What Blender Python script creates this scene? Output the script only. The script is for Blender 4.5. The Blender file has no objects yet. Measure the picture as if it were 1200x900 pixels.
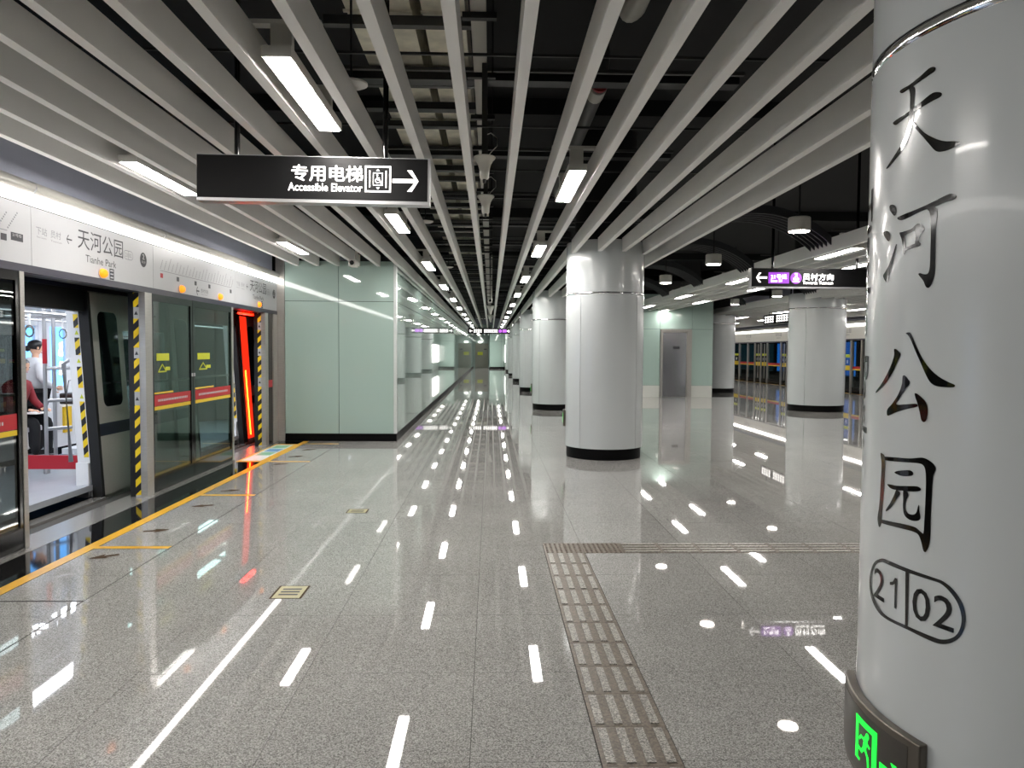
import bpy, bmesh, math, random
from mathutils import Vector, Matrix
from mathutils.geometry import tessellate_polygon

random.seed(7)
S = bpy.context.scene
COL = S.collection
PI = math.pi

# ------------------------------------------------------------------ camera, world, exposure
cam_d = bpy.data.cameras.new('camera')
cam = bpy.data.objects.new('camera', cam_d)
COL.objects.link(cam)
S.camera = cam
cam_d.sensor_fit = 'HORIZONTAL'
cam_d.sensor_width = 36.0
cam_d.lens = 36.0 * 890 / 1200
cam_d.clip_start = 0.05
cam_d.clip_end = 300
EYE = 1.55
_p, _y, _r = [math.radians(a) for a in (2.485, 1.64, 0.37)]
_f = Vector((math.sin(_y) * math.cos(_p), math.cos(_y) * math.cos(_p), -math.sin(_p)))
_rt = Vector((math.cos(_y), -math.sin(_y), 0))
_up = _rt.cross(_f)
_rt2 = math.cos(_r) * _rt + math.sin(_r) * _up
_up2 = -math.sin(_r) * _rt + math.cos(_r) * _up
cam.matrix_world = Matrix(((_rt2.x, _up2.x, -_f.x, 0), (_rt2.y, _up2.y, -_f.y, 0), (_rt2.z, _up2.z, -_f.z, EYE), (0, 0, 0, 1)))

wd = bpy.data.worlds.new('world')
S.world = wd
wd.use_nodes = True
wd.node_tree.nodes['Background'].inputs[0].default_value = (0.8, 0.85, 0.9, 1)
wd.node_tree.nodes['Background'].inputs[1].default_value = 0.03

S.view_settings.view_transform = 'Standard'
S.view_settings.look = 'None'
S.view_settings.gamma = 1.0
S.view_settings.use_curve_mapping = False
S.view_settings.exposure = 0.56
LAMP = 52.0        # radiance of the ceiling fixtures
TUBE = 6.5        # radiance of the header light line
DOWN = 45.0        # radiance of the round downlights
TRAIN = 10.0        # radiance of the train's ceiling lights

# ------------------------------------------------------------------ materials
def lin(c):
    return tuple(((v / 255) / 12.92 if v / 255 <= 0.04045 else ((v / 255 + 0.055) / 1.055) ** 2.4) for v in c)

M = {}
def nt(name):
    m = bpy.data.materials.new(name)
    m.use_nodes = True
    return m, m.node_tree.nodes, m.node_tree.links, m.node_tree.nodes['Principled BSDF']

def pbr(name, rgb, rough=0.5, metal=0.0, ior=1.5, coat=0.0, vary=0.0, scale=3.0, stretch=(1, 1, 1), bump=0.0):
    m, n, l, b = nt(name)
    c = lin(rgb)
    b.inputs['Base Color'].default_value = (*c, 1)
    b.inputs['Roughness'].default_value = rough
    b.inputs['Metallic'].default_value = metal
    b.inputs['IOR'].default_value = ior
    b.inputs['Coat Weight'].default_value = coat
    b.inputs['Coat Roughness'].default_value = 0.03
    if vary or bump:
        g = n.new('ShaderNodeNewGeometry')
        mp = n.new('ShaderNodeMapping'); mp.inputs['Scale'].default_value = stretch
        t = n.new('ShaderNodeTexNoise'); t.inputs['Scale'].default_value = scale; t.inputs['Detail'].default_value = 3
        l.new(g.outputs['Position'], mp.inputs['Vector']); l.new(mp.outputs[0], t.inputs['Vector'])
        if vary:
            r = n.new('ShaderNodeValToRGB')
            r.color_ramp.elements[0].position = 0.3; r.color_ramp.elements[1].position = 0.7
            r.color_ramp.elements[0].color = (*[x * (1 - vary) for x in c], 1)
            r.color_ramp.elements[1].color = (*[min(1, x * (1 + vary)) for x in c], 1)
            l.new(t.outputs['Fac'], r.inputs[0]); l.new(r.outputs[0], b.inputs['Base Color'])
        if bump:
            bp = n.new('ShaderNodeBump'); bp.inputs['Strength'].default_value = bump; bp.inputs['Distance'].default_value = 0.01
            l.new(t.outputs['Fac'], bp.inputs['Height']); l.new(bp.outputs[0], b.inputs['Normal'])
    M[name] = m
    return m

def glow(name, rgb, strength, base=(230, 230, 230)):
    m, n, l, b = nt(name)
    b.inputs['Base Color'].default_value = (*lin(base), 1)
    b.inputs['Emission Color'].default_value = (*lin(rgb), 1)
    b.inputs['Emission Strength'].default_value = strength
    M[name] = m
    return m

def granite(name, dark, mid, light, scale, rough, fine=1.0):
    m, n, l, b = nt(name)
    g = n.new('ShaderNodeNewGeometry')
    v = n.new('ShaderNodeTexVoronoi'); v.inputs['Scale'].default_value = scale
    t = n.new('ShaderNodeTexNoise'); t.inputs['Scale'].default_value = scale * 0.55; t.inputs['Detail'].default_value = 4
    big = n.new('ShaderNodeTexNoise'); big.inputs['Scale'].default_value = 1.1; big.inputs['Detail'].default_value = 2
    for x in (v, t, big):
        l.new(g.outputs['Position'], x.inputs['Vector'])
    sep = n.new('ShaderNodeSeparateColor'); l.new(v.outputs['Color'], sep.inputs[0])
    mix = n.new('ShaderNodeMath'); mix.operation = 'MULTIPLY_ADD'; mix.inputs[1].default_value = 0.5
    l.new(sep.outputs[0], mix.inputs[0])
    h = n.new('ShaderNodeMath'); h.operation = 'MULTIPLY'; h.inputs[1].default_value = 0.5
    l.new(t.outputs['Fac'], h.inputs[0]); l.new(h.outputs[0], mix.inputs[2])
    r = n.new('ShaderNodeValToRGB')
    e = r.color_ramp.elements
    e[0].position = 0.22; e[0].color = (*lin(dark), 1)
    e[1].position = 0.78; e[1].color = (*lin(light), 1)
    k = e.new(0.5); k.color = (*lin(mid), 1)
    l.new(mix.outputs[0], r.inputs[0])
    mm = n.new('ShaderNodeMix'); mm.data_type = 'RGBA'; mm.blend_type = 'MULTIPLY'; mm.inputs[0].default_value = 0.25
    l.new(r.outputs[0], mm.inputs[6]); l.new(big.outputs['Fac'], mm.inputs[7])
    l.new(mm.outputs[2], b.inputs['Base Color'])
    b.inputs['Roughness'].default_value = rough
    b.inputs['IOR'].default_value = 1.55
    M[name] = m
    return m

def glass(name, tint, tint_k=1.0):
    m, n, l, b = nt(name)
    n.remove(b)
    out = n['Material Output']
    tr = n.new('ShaderNodeBsdfTransparent'); tr.inputs[0].default_value = (*tint, 1)
    gl = n.new('ShaderNodeBsdfGlossy'); gl.inputs['Roughness'].default_value = 0.01
    gl.inputs[0].default_value = (0.95, 0.97, 0.96, 1)
    fr = n.new('ShaderNodeFresnel')
    gm = n.new('ShaderNodeNewGeometry')          # same reflectance on both faces of the pane
    io = n.new('ShaderNodeMath'); io.operation = 'MULTIPLY_ADD'; io.inputs[1].default_value = 1 / 1.5 - 1.5; io.inputs[2].default_value = 1.5
    l.new(gm.outputs['Backfacing'], io.inputs[0]); l.new(io.outputs[0], fr.inputs[0])
    mx = n.new('ShaderNodeMixShader')
    l.new(fr.outputs[0], mx.inputs[0]); l.new(tr.outputs[0], mx.inputs[1]); l.new(gl.outputs[0], mx.inputs[2])
    l.new(mx.outputs[0], out.inputs[0])
    M[name] = m
    return m

def hazard(name, gap=0.0):
    # yellow / black diagonal tape running along z, slanting across x and y
    m, n, l, b = nt(name)
    g = n.new('ShaderNodeNewGeometry'); s = n.new('ShaderNodeSeparateXYZ'); l.new(g.outputs['Position'], s.inputs[0])
    a = n.new('ShaderNodeMath'); a.operation = 'SUBTRACT'
    l.new(s.outputs['Z'], a.inputs[0]); l.new(s.outputs['X'], a.inputs[1])
    d = n.new('ShaderNodeMath'); d.operation = 'MULTIPLY'; d.inputs[1].default_value = 1 / 0.155; l.new(a.outputs[0], d.inputs[0])
    f = n.new('ShaderNodeMath'); f.operation = 'FRACT'; l.new(d.outputs[0], f.inputs[0])
    c = n.new('ShaderNodeMath'); c.operation = 'GREATER_THAN'; c.inputs[1].default_value = 0.5; l.new(f.outputs[0], c.inputs[0])
    x = n.new('ShaderNodeMix'); x.data_type = 'RGBA'
    x.inputs[6].default_value = (*lin((24, 22, 20)), 1); x.inputs[7].default_value = (*lin((238, 205, 20)), 1)
    l.new(c.outputs[0], x.inputs[0]); l.new(x.outputs[2], b.inputs['Base Color'])
    b.inputs['Roughness'].default_value = 0.45
    M[name] = m

pbr('slat_paint', (234, 233, 230), 0.5, vary=0.02, scale=2)
pbr('column_paint', (196, 201, 202), 0.2, coat=0.2, vary=0.012, scale=1.5)
pbr('chrome', (225, 225, 228), 0.08, 1.0)
pbr('steel', (176, 173, 168), 0.3, 0.55, vary=0.06, scale=9, stretch=(1, 1, 12))
pbr('door_steel', (190, 190, 194), 0.18, 0.95, vary=0.03, scale=4)
pbr('floor_steel', (158, 156, 153), 0.25, 0.5, vary=0.08, scale=30, stretch=(8, 0.3, 1))
pbr('dark_steel', (96, 92, 88), 0.32, 0.9)
pbr('black_stone', (9, 9, 10), 0.5, ior=1.2)
pbr('black_granite', (16, 16, 17), 0.05, vary=0.5, scale=120)
pbr('black_paint', (13, 13, 15), 0.5)
pbr('black_gloss', (12, 12, 13), 0.12)
pbr('plenum_black', (11, 11, 12), 0.85, vary=0.3, scale=1.5)
pbr('rail_steel', (72, 72, 70), 0.5, 0.5)
pbr('thin_rail', (44, 44, 44), 0.5, 0.3)
pbr('foil', (222, 217, 198), 0.42, 0.3, vary=0.22, scale=5, bump=0.7)
pbr('tray_steel', (170, 168, 160), 0.5, 0.3)
pbr('green_glass', (170, 192, 184), 0.03, ior=1.6, coat=0.35)
pbr('corner_white', (205, 210, 208), 0.3)
pbr('plinth_white', (212, 214, 208), 0.25)
pbr('joint_dark', (30, 34, 32), 0.6)
pbr('grout', (62, 61, 58), 0.8)
pbr('groove', (40, 38, 36), 0.8)
granite('granite', (114, 113, 110), (170, 169, 166), (210, 209, 206), 230, 0.022)
granite('granite_far', (118, 116, 111), (147, 145, 139), (172, 169, 163), 60, 0.035)
granite('tactile_bar_stone', (80, 78, 74), (160, 157, 150), (215, 211, 203), 190, 0.35)
granite('tactile_ground', (82, 72, 62), (112, 101, 88), (132, 120, 106), 110, 0.4)
pbr('yellow_paint', (232, 178, 48), 0.3, vary=0.06, scale=15)
pbr('arrow_brown', (66, 50, 32), 0.7, ior=1.2)
pbr('panel_white', (182, 183, 186), 0.35)
pbr('hood_white', (190, 188, 182), 0.35)
pbr('soffit_blue', (186, 190, 208), 0.5)
pbr('lip_navy', (38, 36, 54), 0.35)
pbr('print_dark', (50, 50, 56), 0.5)
pbr('print_grey', (128, 128, 134), 0.6)
pbr('print_red', (186, 58, 66), 0.6)
pbr('band_red', (176, 26, 38), 0.4)
pbr('label_yellow', (198, 205, 40), 0.4)
pbr('band_yellow', (222, 190, 40), 0.4)
pbr('letter_black', (12, 12, 12), 0.08, coat=0.1)
pbr('sign_black', (6, 6, 7), 0.42, ior=1.3)
pbr('aluminium', (178, 178, 180), 0.35, 0.8)
pbr('lamp_white', (205, 203, 196), 0.4)
pbr('speaker_white', (216, 214, 206), 0.4)
pbr('fin_dark', (44, 45, 48), 0.45)
pbr('gunmetal', (112, 106, 98), 0.3, 0.85)
pbr('train_steel', (184, 180, 174), 0.34, 0.2, vary=0.05, scale=20, stretch=(1, 1, 8))
pbr('train_navy', (28, 30, 52), 0.35)
pbr('train_white', (226, 227, 229), 0.35)
pbr('train_floor', (150, 155, 162), 0.4, vary=0.04, scale=6)
pbr('train_red', (176, 28, 44), 0.35)
pbr('seat_grey', (200, 202, 206), 0.4)
pbr('seat_yellow', (238, 196, 30), 0.4)
pbr('rubber', (14, 14, 15), 0.7)
pbr('window_dark', (14, 18, 20), 0.05)
pbr('skin', (222, 176, 148), 0.55)
pbr('hair', (16, 14, 15), 0.4)
pbr('cloth_white', (224, 226, 230), 0.85, vary=0.05, scale=12, bump=0.3)
pbr('cloth_red', (126, 26, 36), 0.8, bump=0.3, scale=20)
pbr('cloth_black', (22, 22, 25), 0.85, bump=0.3, scale=20)
pbr('paper', (240, 240, 238), 0.7)
pbr('door_grey', (128, 132, 120), 0.4, 0.3)
pbr('sticker_white', (212, 222, 222), 0.4)
pbr('sticker_green', (120, 178, 140), 0.4)
pbr('sticker_blue', (86, 140, 182), 0.4)
pbr('sticker_beige', (176, 170, 130), 0.4)
pbr('pipe_red', (150, 36, 40), 0.5)
hazard('hazard_tape')
glass('psd_glass', (0.45, 0.55, 0.52))
glass('dark_glass', (0.38, 0.42, 0.41))
glow('lamp_glow', (255, 250, 244), LAMP)
glow('tube_glow', (255, 252, 248), TUBE)
glow('down_glow', (255, 244, 232), DOWN)
glow('train_glow', (244, 248, 255), TRAIN)
glow('sign_white', (255, 250, 244), 1.3)
glow('sign_purple', (165, 60, 215), 0.75, (70, 20, 90))
glow('lamp_orange', (255, 140, 20), 0.9, (250, 130, 20))
glow('exit_green', (20, 255, 60), 1.1, (20, 120, 40))
glow('red_led', (255, 70, 10), 26.0)
glow('red_head', (255, 24, 4), 8.0)
glow('red_leaf_glow', (255, 48, 22), 0.75, (200, 40, 20))
glow('ad_blue', (80, 170, 250), 1.5)
glow('ad_blue_far', (40, 120, 235), 1.3)
glow('ad_white', (255, 255, 255), 2.2)
glow('panel_light', (255, 252, 246), 3.0)
glow('teal_glow', (34, 62, 76), 0.6, (20, 30, 36))

# ------------------------------------------------------------------ mesh building
class MB:
    def __init__(s):
        s.v = []; s.f = []
    def add(s, vs, fs):
        k = len(s.v); s.v += [tuple(p) for p in vs]; s.f += [tuple(i + k for i in q) for q in fs]; return s
    def box(s, x0, x1, y0, y1, z0, z1):
        return s.add([(x0, y0, z0), (x1, y0, z0), (x1, y1, z0), (x0, y1, z0), (x0, y0, z1), (x1, y0, z1), (x1, y1, z1), (x0, y1, z1)],
                     [(3, 2, 1, 0), (4, 5, 6, 7), (0, 1, 5, 4), (1, 2, 6, 5), (2, 3, 7, 6), (3, 0, 4, 7)])
    def poly(s, pts):
        return s.add(pts, [tuple(range(len(pts)))])
    def prism(s, pts, d):
        n = len(pts); d = Vector(d)
        a = [Vector(p) for p in pts]; b = [p + d for p in a]
        return s.add(a + b, [tuple(range(n))[::-1], tuple(range(n, 2 * n))] + [(i, (i + 1) % n, n + (i + 1) % n, n + i) for i in range(n)])
    def rings(s, rings, closed=True, caps=(True, True)):
        n = len(rings[0]); k = len(s.v)
        for r in rings: s.v += [tuple(p) for p in r]
        for j in range(len(rings) - 1):
            for i in range(n if closed else n - 1):
                a = k + j * n + i; b = k + j * n + (i + 1) % n
                s.f.append((a, b, b + n, a + n))
        if caps[0]: s.f.append(tuple(k + i for i in range(n))[::-1])
        if caps[1]: s.f.append(tuple(k + (len(rings) - 1) * n + i for i in range(n)))
        return s
    def lathe(s, c, prof, n=24, caps=(True, True)):
        return s.rings([[(c[0] + r * math.cos(2 * PI * i / n), c[1] + r * math.sin(2 * PI * i / n), c[2] + z) for i in range(n)] for r, z in prof], True, caps)
    def tube(s, path, r, n=8):
        path = [Vector(p) for p in path]; rs = []
        rr = r if isinstance(r, (list, tuple)) else [r] * len(path)
        for i, p in enumerate(path):
            d = (path[min(i + 1, len(path) - 1)] - path[max(i - 1, 0)]).normalized()
            u = d.cross(Vector((0, 0, 1)))
            if u.length < 0.05: u = d.cross(Vector((1, 0, 0)))
            u.normalize(); w = u.cross(d)
            rs.append([p + rr[i] * (math.cos(2 * PI * k / n) * u + math.sin(2 * PI * k / n) * w) for k in range(n)])
        return s.rings(rs)
    def map(s, fn):
        s.v = [tuple(fn(Vector(p))) for p in s.v]; return s

WLOC = {}
def build(mb, name, mat, parent=None, smooth=False, bevel=0.0, kind=None):
    off = WLOC.get(parent.name, Vector()) if parent else Vector()
    me = bpy.data.meshes.new(name)
    me.from_pydata([tuple(Vector(p) - off) for p in mb.v], [], mb.f)
    me.validate()
    if smooth is not False:
        bm = bmesh.new(); bm.from_mesh(me)
        bmesh.ops.recalc_face_normals(bm, faces=bm.faces)
        for f in bm.faces: f.smooth = True
        ang = smooth if not isinstance(smooth, bool) else 0.7
        for e in bm.edges:
            if len(e.link_faces) == 2 and e.calc_face_angle(0) > ang: e.smooth = False
        bm.to_mesh(me); bm.free()
    me.materials.append(M[mat] if isinstance(mat, str) else mat)
    o = bpy.data.objects.new(name, me); COL.objects.link(o)
    if parent is not None: o.parent = parent
    WLOC[o.name] = off.copy()
    if bevel:
        b = o.modifiers.new('bevel', 'BEVEL'); b.width = bevel; b.segments = 2; b.limit_method = 'ANGLE'
    if kind: o['kind'] = kind
    return o

def box(name, mat, parent, x0, x1, y0, y1, z0, z1, **k):
    return build(MB().box(x0, x1, y0, y1, z0, z1), name, mat, parent, **k)

def thing(name, label, cat, loc=(0, 0, 0), group=None, kind=None):
    o = bpy.data.objects.new(name, None); COL.objects.link(o)
    o.location = loc; o.empty_display_size = 0.1
    WLOC[o.name] = Vector(loc)
    o['label'] = label; o['category'] = cat
    if group: o['group'] = group
    if kind: o['kind'] = kind
    return o

def tag(o, label, cat, group=None):
    o['label'] = label; o['category'] = cat
    if group: o['group'] = group
    return o

def struct(o):
    o['kind'] = 'structure'; return o

KIDS = {}
def dup(root, loc, label):
    r = root.copy(); COL.objects.link(r); r.location = loc; r['label'] = label
    WLOC[r.name] = Vector(loc)
    for ch in [o for o in KIDS.setdefault(root.name, list(root.children))]:
        c = ch.copy(); COL.objects.link(c); c.parent = r
        for g in ch.children:
            d = g.copy(); COL.objects.link(d); d.parent = c
    return r

def share(src, name, parent, loc):
    o = bpy.data.objects.new(name, src.data); COL.objects.link(o)
    o.parent = parent; o.location = loc
    return o

# text -> 2D mesh (verts, faces), fitted to the box w x h at (0,0)
def text2d(body, bold=0.0):
    c = bpy.data.curves.new('text', 'FONT'); c.body = body; c.resolution_u = 3
    o = bpy.data.objects.new('text', c); COL.objects.link(o)
    dg = bpy.context.evaluated_depsgraph_get()
    me = bpy.data.meshes.new_from_object(o.evaluated_get(dg))
    vs = [(v.co.x, v.co.y) for v in me.vertices]; fs = [tuple(p.vertices) for p in me.polygons]
    bpy.data.objects.remove(o); bpy.data.curves.remove(c); bpy.data.meshes.remove(me)
    if bold:      # heavier weight: the outline repeated a hair to each side
        n = len(vs); b = bold * 1.4
        allv, allf = [], []
        for k, (dx, dy) in enumerate(((-b, 0), (b, 0), (0, -b * 0.7), (0, b * 0.7))):
            allv += [(x + dx, y + dy) for x, y in vs]; allf += [tuple(i + k * n for i in f) for f in fs]
        vs, fs = allv, allf
    return vs, fs

def fit(vf, x0, x1, y0, y1):
    vs, fs = vf
    ax = min(v[0] for v in vs); bx = max(v[0] for v in vs); ay = min(v[1] for v in vs); by = max(v[1] for v in vs)
    return [(x0 + (v[0] - ax) / (bx - ax) * (x1 - x0), y0 + (v[1] - ay) / (by - ay) * (y1 - y0)) for v in vs], fs

def on_plane(mb, vf, o, u, w):
    o, u, w = Vector(o), Vector(u), Vector(w)
    mb.add([o + u * a + w * b for a, b in vf[0]], vf[1]); return mb

def rect2(x0, x1, y0, y1):
    return [(x0, y0), (x1, y0), (x1, y1), (x0, y1)], [(0, 1, 2, 3)]

def ring2(x0, x1, y0, y1, t):
    return ([(x0, y0), (x1, y0), (x1, y1), (x0, y1), (x0 + t, y0 + t), (x1 - t, y0 + t), (x1 - t, y1 - t), (x0 + t, y1 - t)],
            [(0, 1, 5, 4), (1, 2, 6, 5), (2, 3, 7, 6), (3, 0, 4, 7)])

def disc2(cx, cy, r, n=20):
    return [(cx + r * math.cos(2 * PI * i / n), cy + r * math.sin(2 * PI * i / n)) for i in range(n)], [tuple(range(n))]

def tess(rings):
    vs = [p for r in rings for p in r]
    tr = tessellate_polygon([[Vector((p[0], p[1], 0)) for p in r] for r in rings])
    return vs, [tuple(t) for t in tr]

def stroke2(pts, t):
    # thick polyline made of quads with round-ish joints
    vs, fs = [], []
    for a, b in zip(pts, pts[1:]):
        a, b = Vector(a), Vector(b); d = (b - a).normalized() * t / 2; nrm = Vector((-d.y, d.x))
        k = len(vs); vs += [tuple(a - d + nrm), tuple(b + d + nrm), tuple(b + d - nrm), tuple(a - d - nrm)]; fs.append((k, k + 1, k + 2, k + 3))
    return vs, fs

def arrow2(cx, cy, w, h, d=1, t=None):
    # arrow pointing along +x (d=1) or -x (d=-1)
    t = t or h * 0.2; hw, hh = w / 2, h / 2
    pts = [(-hw, -t / 2), (hw - t, -t / 2), (hw - hh - t * 0.2, -hh), (hw - hh + t, -hh), (hw, 0), (hw - hh + t, hh), (hw - hh - t * 0.2, hh), (hw - t, t / 2), (-hw, t / 2)]
    pts = [(cx + d * x, cy + y) for x, y in pts]
    return tess([pts if d > 0 else pts[::-1]])

ORD = ['first', 'second', 'third', 'fourth', 'fifth', 'sixth', 'seventh', 'eighth', 'ninth', 'tenth', 'eleventh', 'twelfth', 'thirteenth', 'fourteenth', 'fifteenth', 'sixteenth', 'seventeenth', 'eighteenth']
YF, YB = 72.0, -12.0            # far and near end of the hall
SZ0, SZ1 = 2.96, 3.148           # underside and top of the ceiling slats
MIDX = 5.42                     # mirror axis of the two platforms
COLS_L = [(1.66, 2.05), (1.69, 11.25), (1.69, 20.35), (1.69, 29.5), (1.69, 38.65), (1.69, 47.8), (1.69, 56.95)]
RL = 0.57
COLS_R = [(8.8, 20.3), (8.8, 29.5)]
RR = 0.73

# ------------------------------------------------------------------ floor
floor = struct(box('floor', 'grout', None, -3.95, 14.75, YB, YF, -0.25, -0.008))
TX, TY = 0.805, 0.80
xk = [-0.07 + TX * k for k in range(-3, 18)]            # tile joints across
yk = [3.6 + TY * k for k in range(-19, 86)]             # tile joints along
G = 0.0014
near, far_mb = [], MB()
def tile_piece(x0, x1, y0, y1):
    near.append((x0, x1, y0, y1))
for j in range(len(yk) - 1):
    y0, y1 = yk[j], yk[j + 1]
    for i in range(len(xk) - 1):
        x0, x1 = xk[i], min(xk[i + 1], 13.8)
        if x1 - x0 < 0.05: continue
        a0, a1, b0, b1 = x0, x1, y0, y1
        if i == 3 and y1 < 6.05:                       # the column of tiles cut by the tactile strip
            a1 = 0.425
            if a1 < a0: continue
        if i > 3 and 5.1 < y0 < 5.3 and x0 < 6.2:      # the row cut by the cross strip
            b1 = 5.765
        tile_piece(a0, a1, b0, b1)
    tile_piece(-3.06, -2.493, y0, y1)
def tdist(t):
    return math.hypot((t[0] + t[1]) / 2 - 0.3, (t[2] + t[3]) / 2 - 2.0) + (6 if t[3] < 2.2 else 0) + (3 if t[0] > 5 else 0)
near.sort(key=tdist)
tmesh = {}
for n_, t in enumerate(near):
    if n_ < 290:
        w, h = round(t[1] - t[0], 3), round(t[3] - t[2], 3)
        if (w, h) not in tmesh:
            mb = MB().box(G, w - G, G, h - G, -0.02, 0.0)
            src = build(mb, 'tile', 'granite', floor); src.location = (t[0], t[2], 0); tmesh[(w, h)] = src
        else:
            share(tmesh[(w, h)], 'tile', floor, (t[0], t[2], 0))
    else:
        far_mb.box(t[0] + G, t[1] - G, t[2] + G, t[3] - G, -0.02, 0.0)
build(far_mb, 'tile_field', 'granite', floor, kind='stuff')
box('floor_groove', 'groove', floor, -2.493, -2.478, YB, 12.9, -0.02, -0.002)
box('floor_groove', 'groove', floor, -3.06, -2.493, 4.662, 4.678, -0.01, 0.0008)
box('edge_strip', 'black_granite', floor, -3.5, -3.155, YB, 12.9, -0.02, 0.0)
box('edge_strip', 'black_granite', floor, 13.9, 14.34, YB, YF, -0.02, 0.0)
box('floor_fill', 'black_granite', floor, -3.155, -3.06, YB, 12.9, -0.02, -0.0005)

# tactile paving
def wx(o): return o
tac = thing('tactile_paving', 'brown granite tactile guide paving with raised bars turning right before the middle column', 'tactile paving', (0.58, 4.0, 0))
tb = MB().box(0, 0.30, 0, 0.298, -0.02, 0.001)
dots = None
t_src = b_src = None
bar_mb = MB().prism([(0, 0, 0.001), (0.036, 0, 0.001), (0.036, 0.262, 0.001), (0, 0.262, 0.001)], (0, 0, 0.0045))
def dot_tile(x, y, par):
    t = build(MB().box(x, x + 0.305, y, y + 0.298, -0.02, 0.001), 'tile', 'tactile_ground', par)
    d = MB()
    for a in range(8):
        for b in range(8):
            d.lathe((x + 0.022 + a * 0.0372, y + 0.02 + b * 0.0365, 0.001), [(0.011, 0), (0.007, 0.004)], 6, (False, True))
    build(d, 'studs', 'tactile_ground', t, kind='stuff')
dot_tile(0.428, 5.765, tac); dot_tile(0.735, 5.765, tac)
first_bar = first_tile = None
for k in range(14):
    y0 = 5.765 - 0.3 * (k + 1)
    if first_tile is None:
        first_tile = build(MB().box(0.428, 0.733, y0, y0 + 0.298, -0.02, 0.001), 'tile', 'tactile_ground', tac); tl = first_tile
        tl.data.transform(Matrix.Translation((0.58 - 0.428, 4.0 - y0, 0))); tl.location = (0.428 - 0.58, y0 - 4.0, 0)
    else:
        tl = share(first_tile, 'tile', tac, (0.428 - 0.58, y0 - 4.0, 0))
    for b in range(4):
        lx = 0.018 + b * 0.0765
        if first_bar is None:
            first_bar = build(MB(), 'raised_bar', 'tactile_bar_stone', tl)
            bm_ = bpy.data.meshes.new('raised_bar'); bm_.from_pydata(bar_mb.v, [], bar_mb.f); bm_.materials.append(M['tactile_bar_stone']); first_bar.data = bm_
            first_bar.location = (lx, 0.018, 0)
        else:
            share(first_bar, 'raised_bar', tl, (lx, 0.018, 0))
hb = None
for k in range(16):
    x0 = 1.042 + 0.3 * k
    tl = build(MB().box(x0, x0 + 0.298, 5.765, 6.0 - 0.002 + 0.065, -0.02, 0.001), 'tile', 'tactile_ground', tac)
    for b in range(4):
        y0 = 5.785 + b * 0.074
        bar = build(MB().box(x0 + 0.014, x0 + 0.284, y0, y0 + 0.036, 0.001, 0.0055), 'raised_bar', 'tactile_bar_stone', tl)

# painted floor markings on the left platform
def flat(name, mat, label, cat, polys, z=0.002, group=None, smooth=False):
    mb = MB()
    for p in polys:
        v, f = tess([p]); mb.add([(a, b, z) for a, b in v], f)
    return tag(build(mb, name, mat), label, cat, group)
def rr(x0, x1, y0, y1): return [(x0, y0), (x1, y0), (x1, y1), (x0, y1)]
flat('floor_stripe', 'yellow_paint', 'long yellow safety stripe along the left platform edge', 'floor marking', [rr(-3.155, -3.06, YB, 12.9)])
for y, lb in ((5.94, 'yellow cross stripe beside the open platform door nearest the camera'), (8.09, 'yellow cross stripe level with the first hazard-taped post'), (10.54, 'yellow cross stripe at the near end of the floor sticker'), (12.55, 'yellow cross stripe just before the green glass wall')):
    flat('floor_stripe', 'yellow_paint', lb, 'floor marking', [rr(-3.06, -2.493, y - 0.035, y + 0.035)], group='yellow cross stripes on the platform')
def arrow_shape(cx, cy, ang, s=1.0):
    base = [(-0.05, -0.20), (0.05, -0.20), (0.05, 0.0), (0.14, -0.04), (0.02, 0.20), (-0.02, 0.20), (-0.14, -0.04), (-0.05, 0.0)]
    c, n = math.cos(ang), math.sin(ang)
    return [(cx + s * (x * c - y * n), cy + s * (x * n + y * c)) for x, y in base]
arr = [(-2.864, 5.677, 2.2, 'boarding arrow sticker nearest the camera, beside the first cross stripe'), (-2.84, 6.496, -1.2, 'second boarding arrow sticker, just past the nearest cross stripe'), (-2.835, 7.53, 2.0, 'third boarding arrow sticker, before the second cross stripe'), (-2.843, 8.356, -1.2, 'fourth boarding arrow sticker, just past the second cross stripe'),
       (-2.84, 10.303, 2.0, 'fifth boarding arrow sticker, before the red-lit door'), (-2.812, 11.052, -1.2, 'sixth boarding arrow sticker, beside the coloured floor sticker'), (-2.808, 11.815, 2.0, 'seventh boarding arrow sticker, at the far end of the coloured sticker'), (-2.822, 12.7, -1.2, 'boarding arrow sticker farthest away, at the green glass wall')]
for x, y, a, lb in arr:
    flat('boarding_arrow', 'arrow_brown', 'small brown ' + lb, 'floor arrow', [arrow_shape(x, y, a, 0.5)], z=0.0025, group='boarding arrows')
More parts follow.
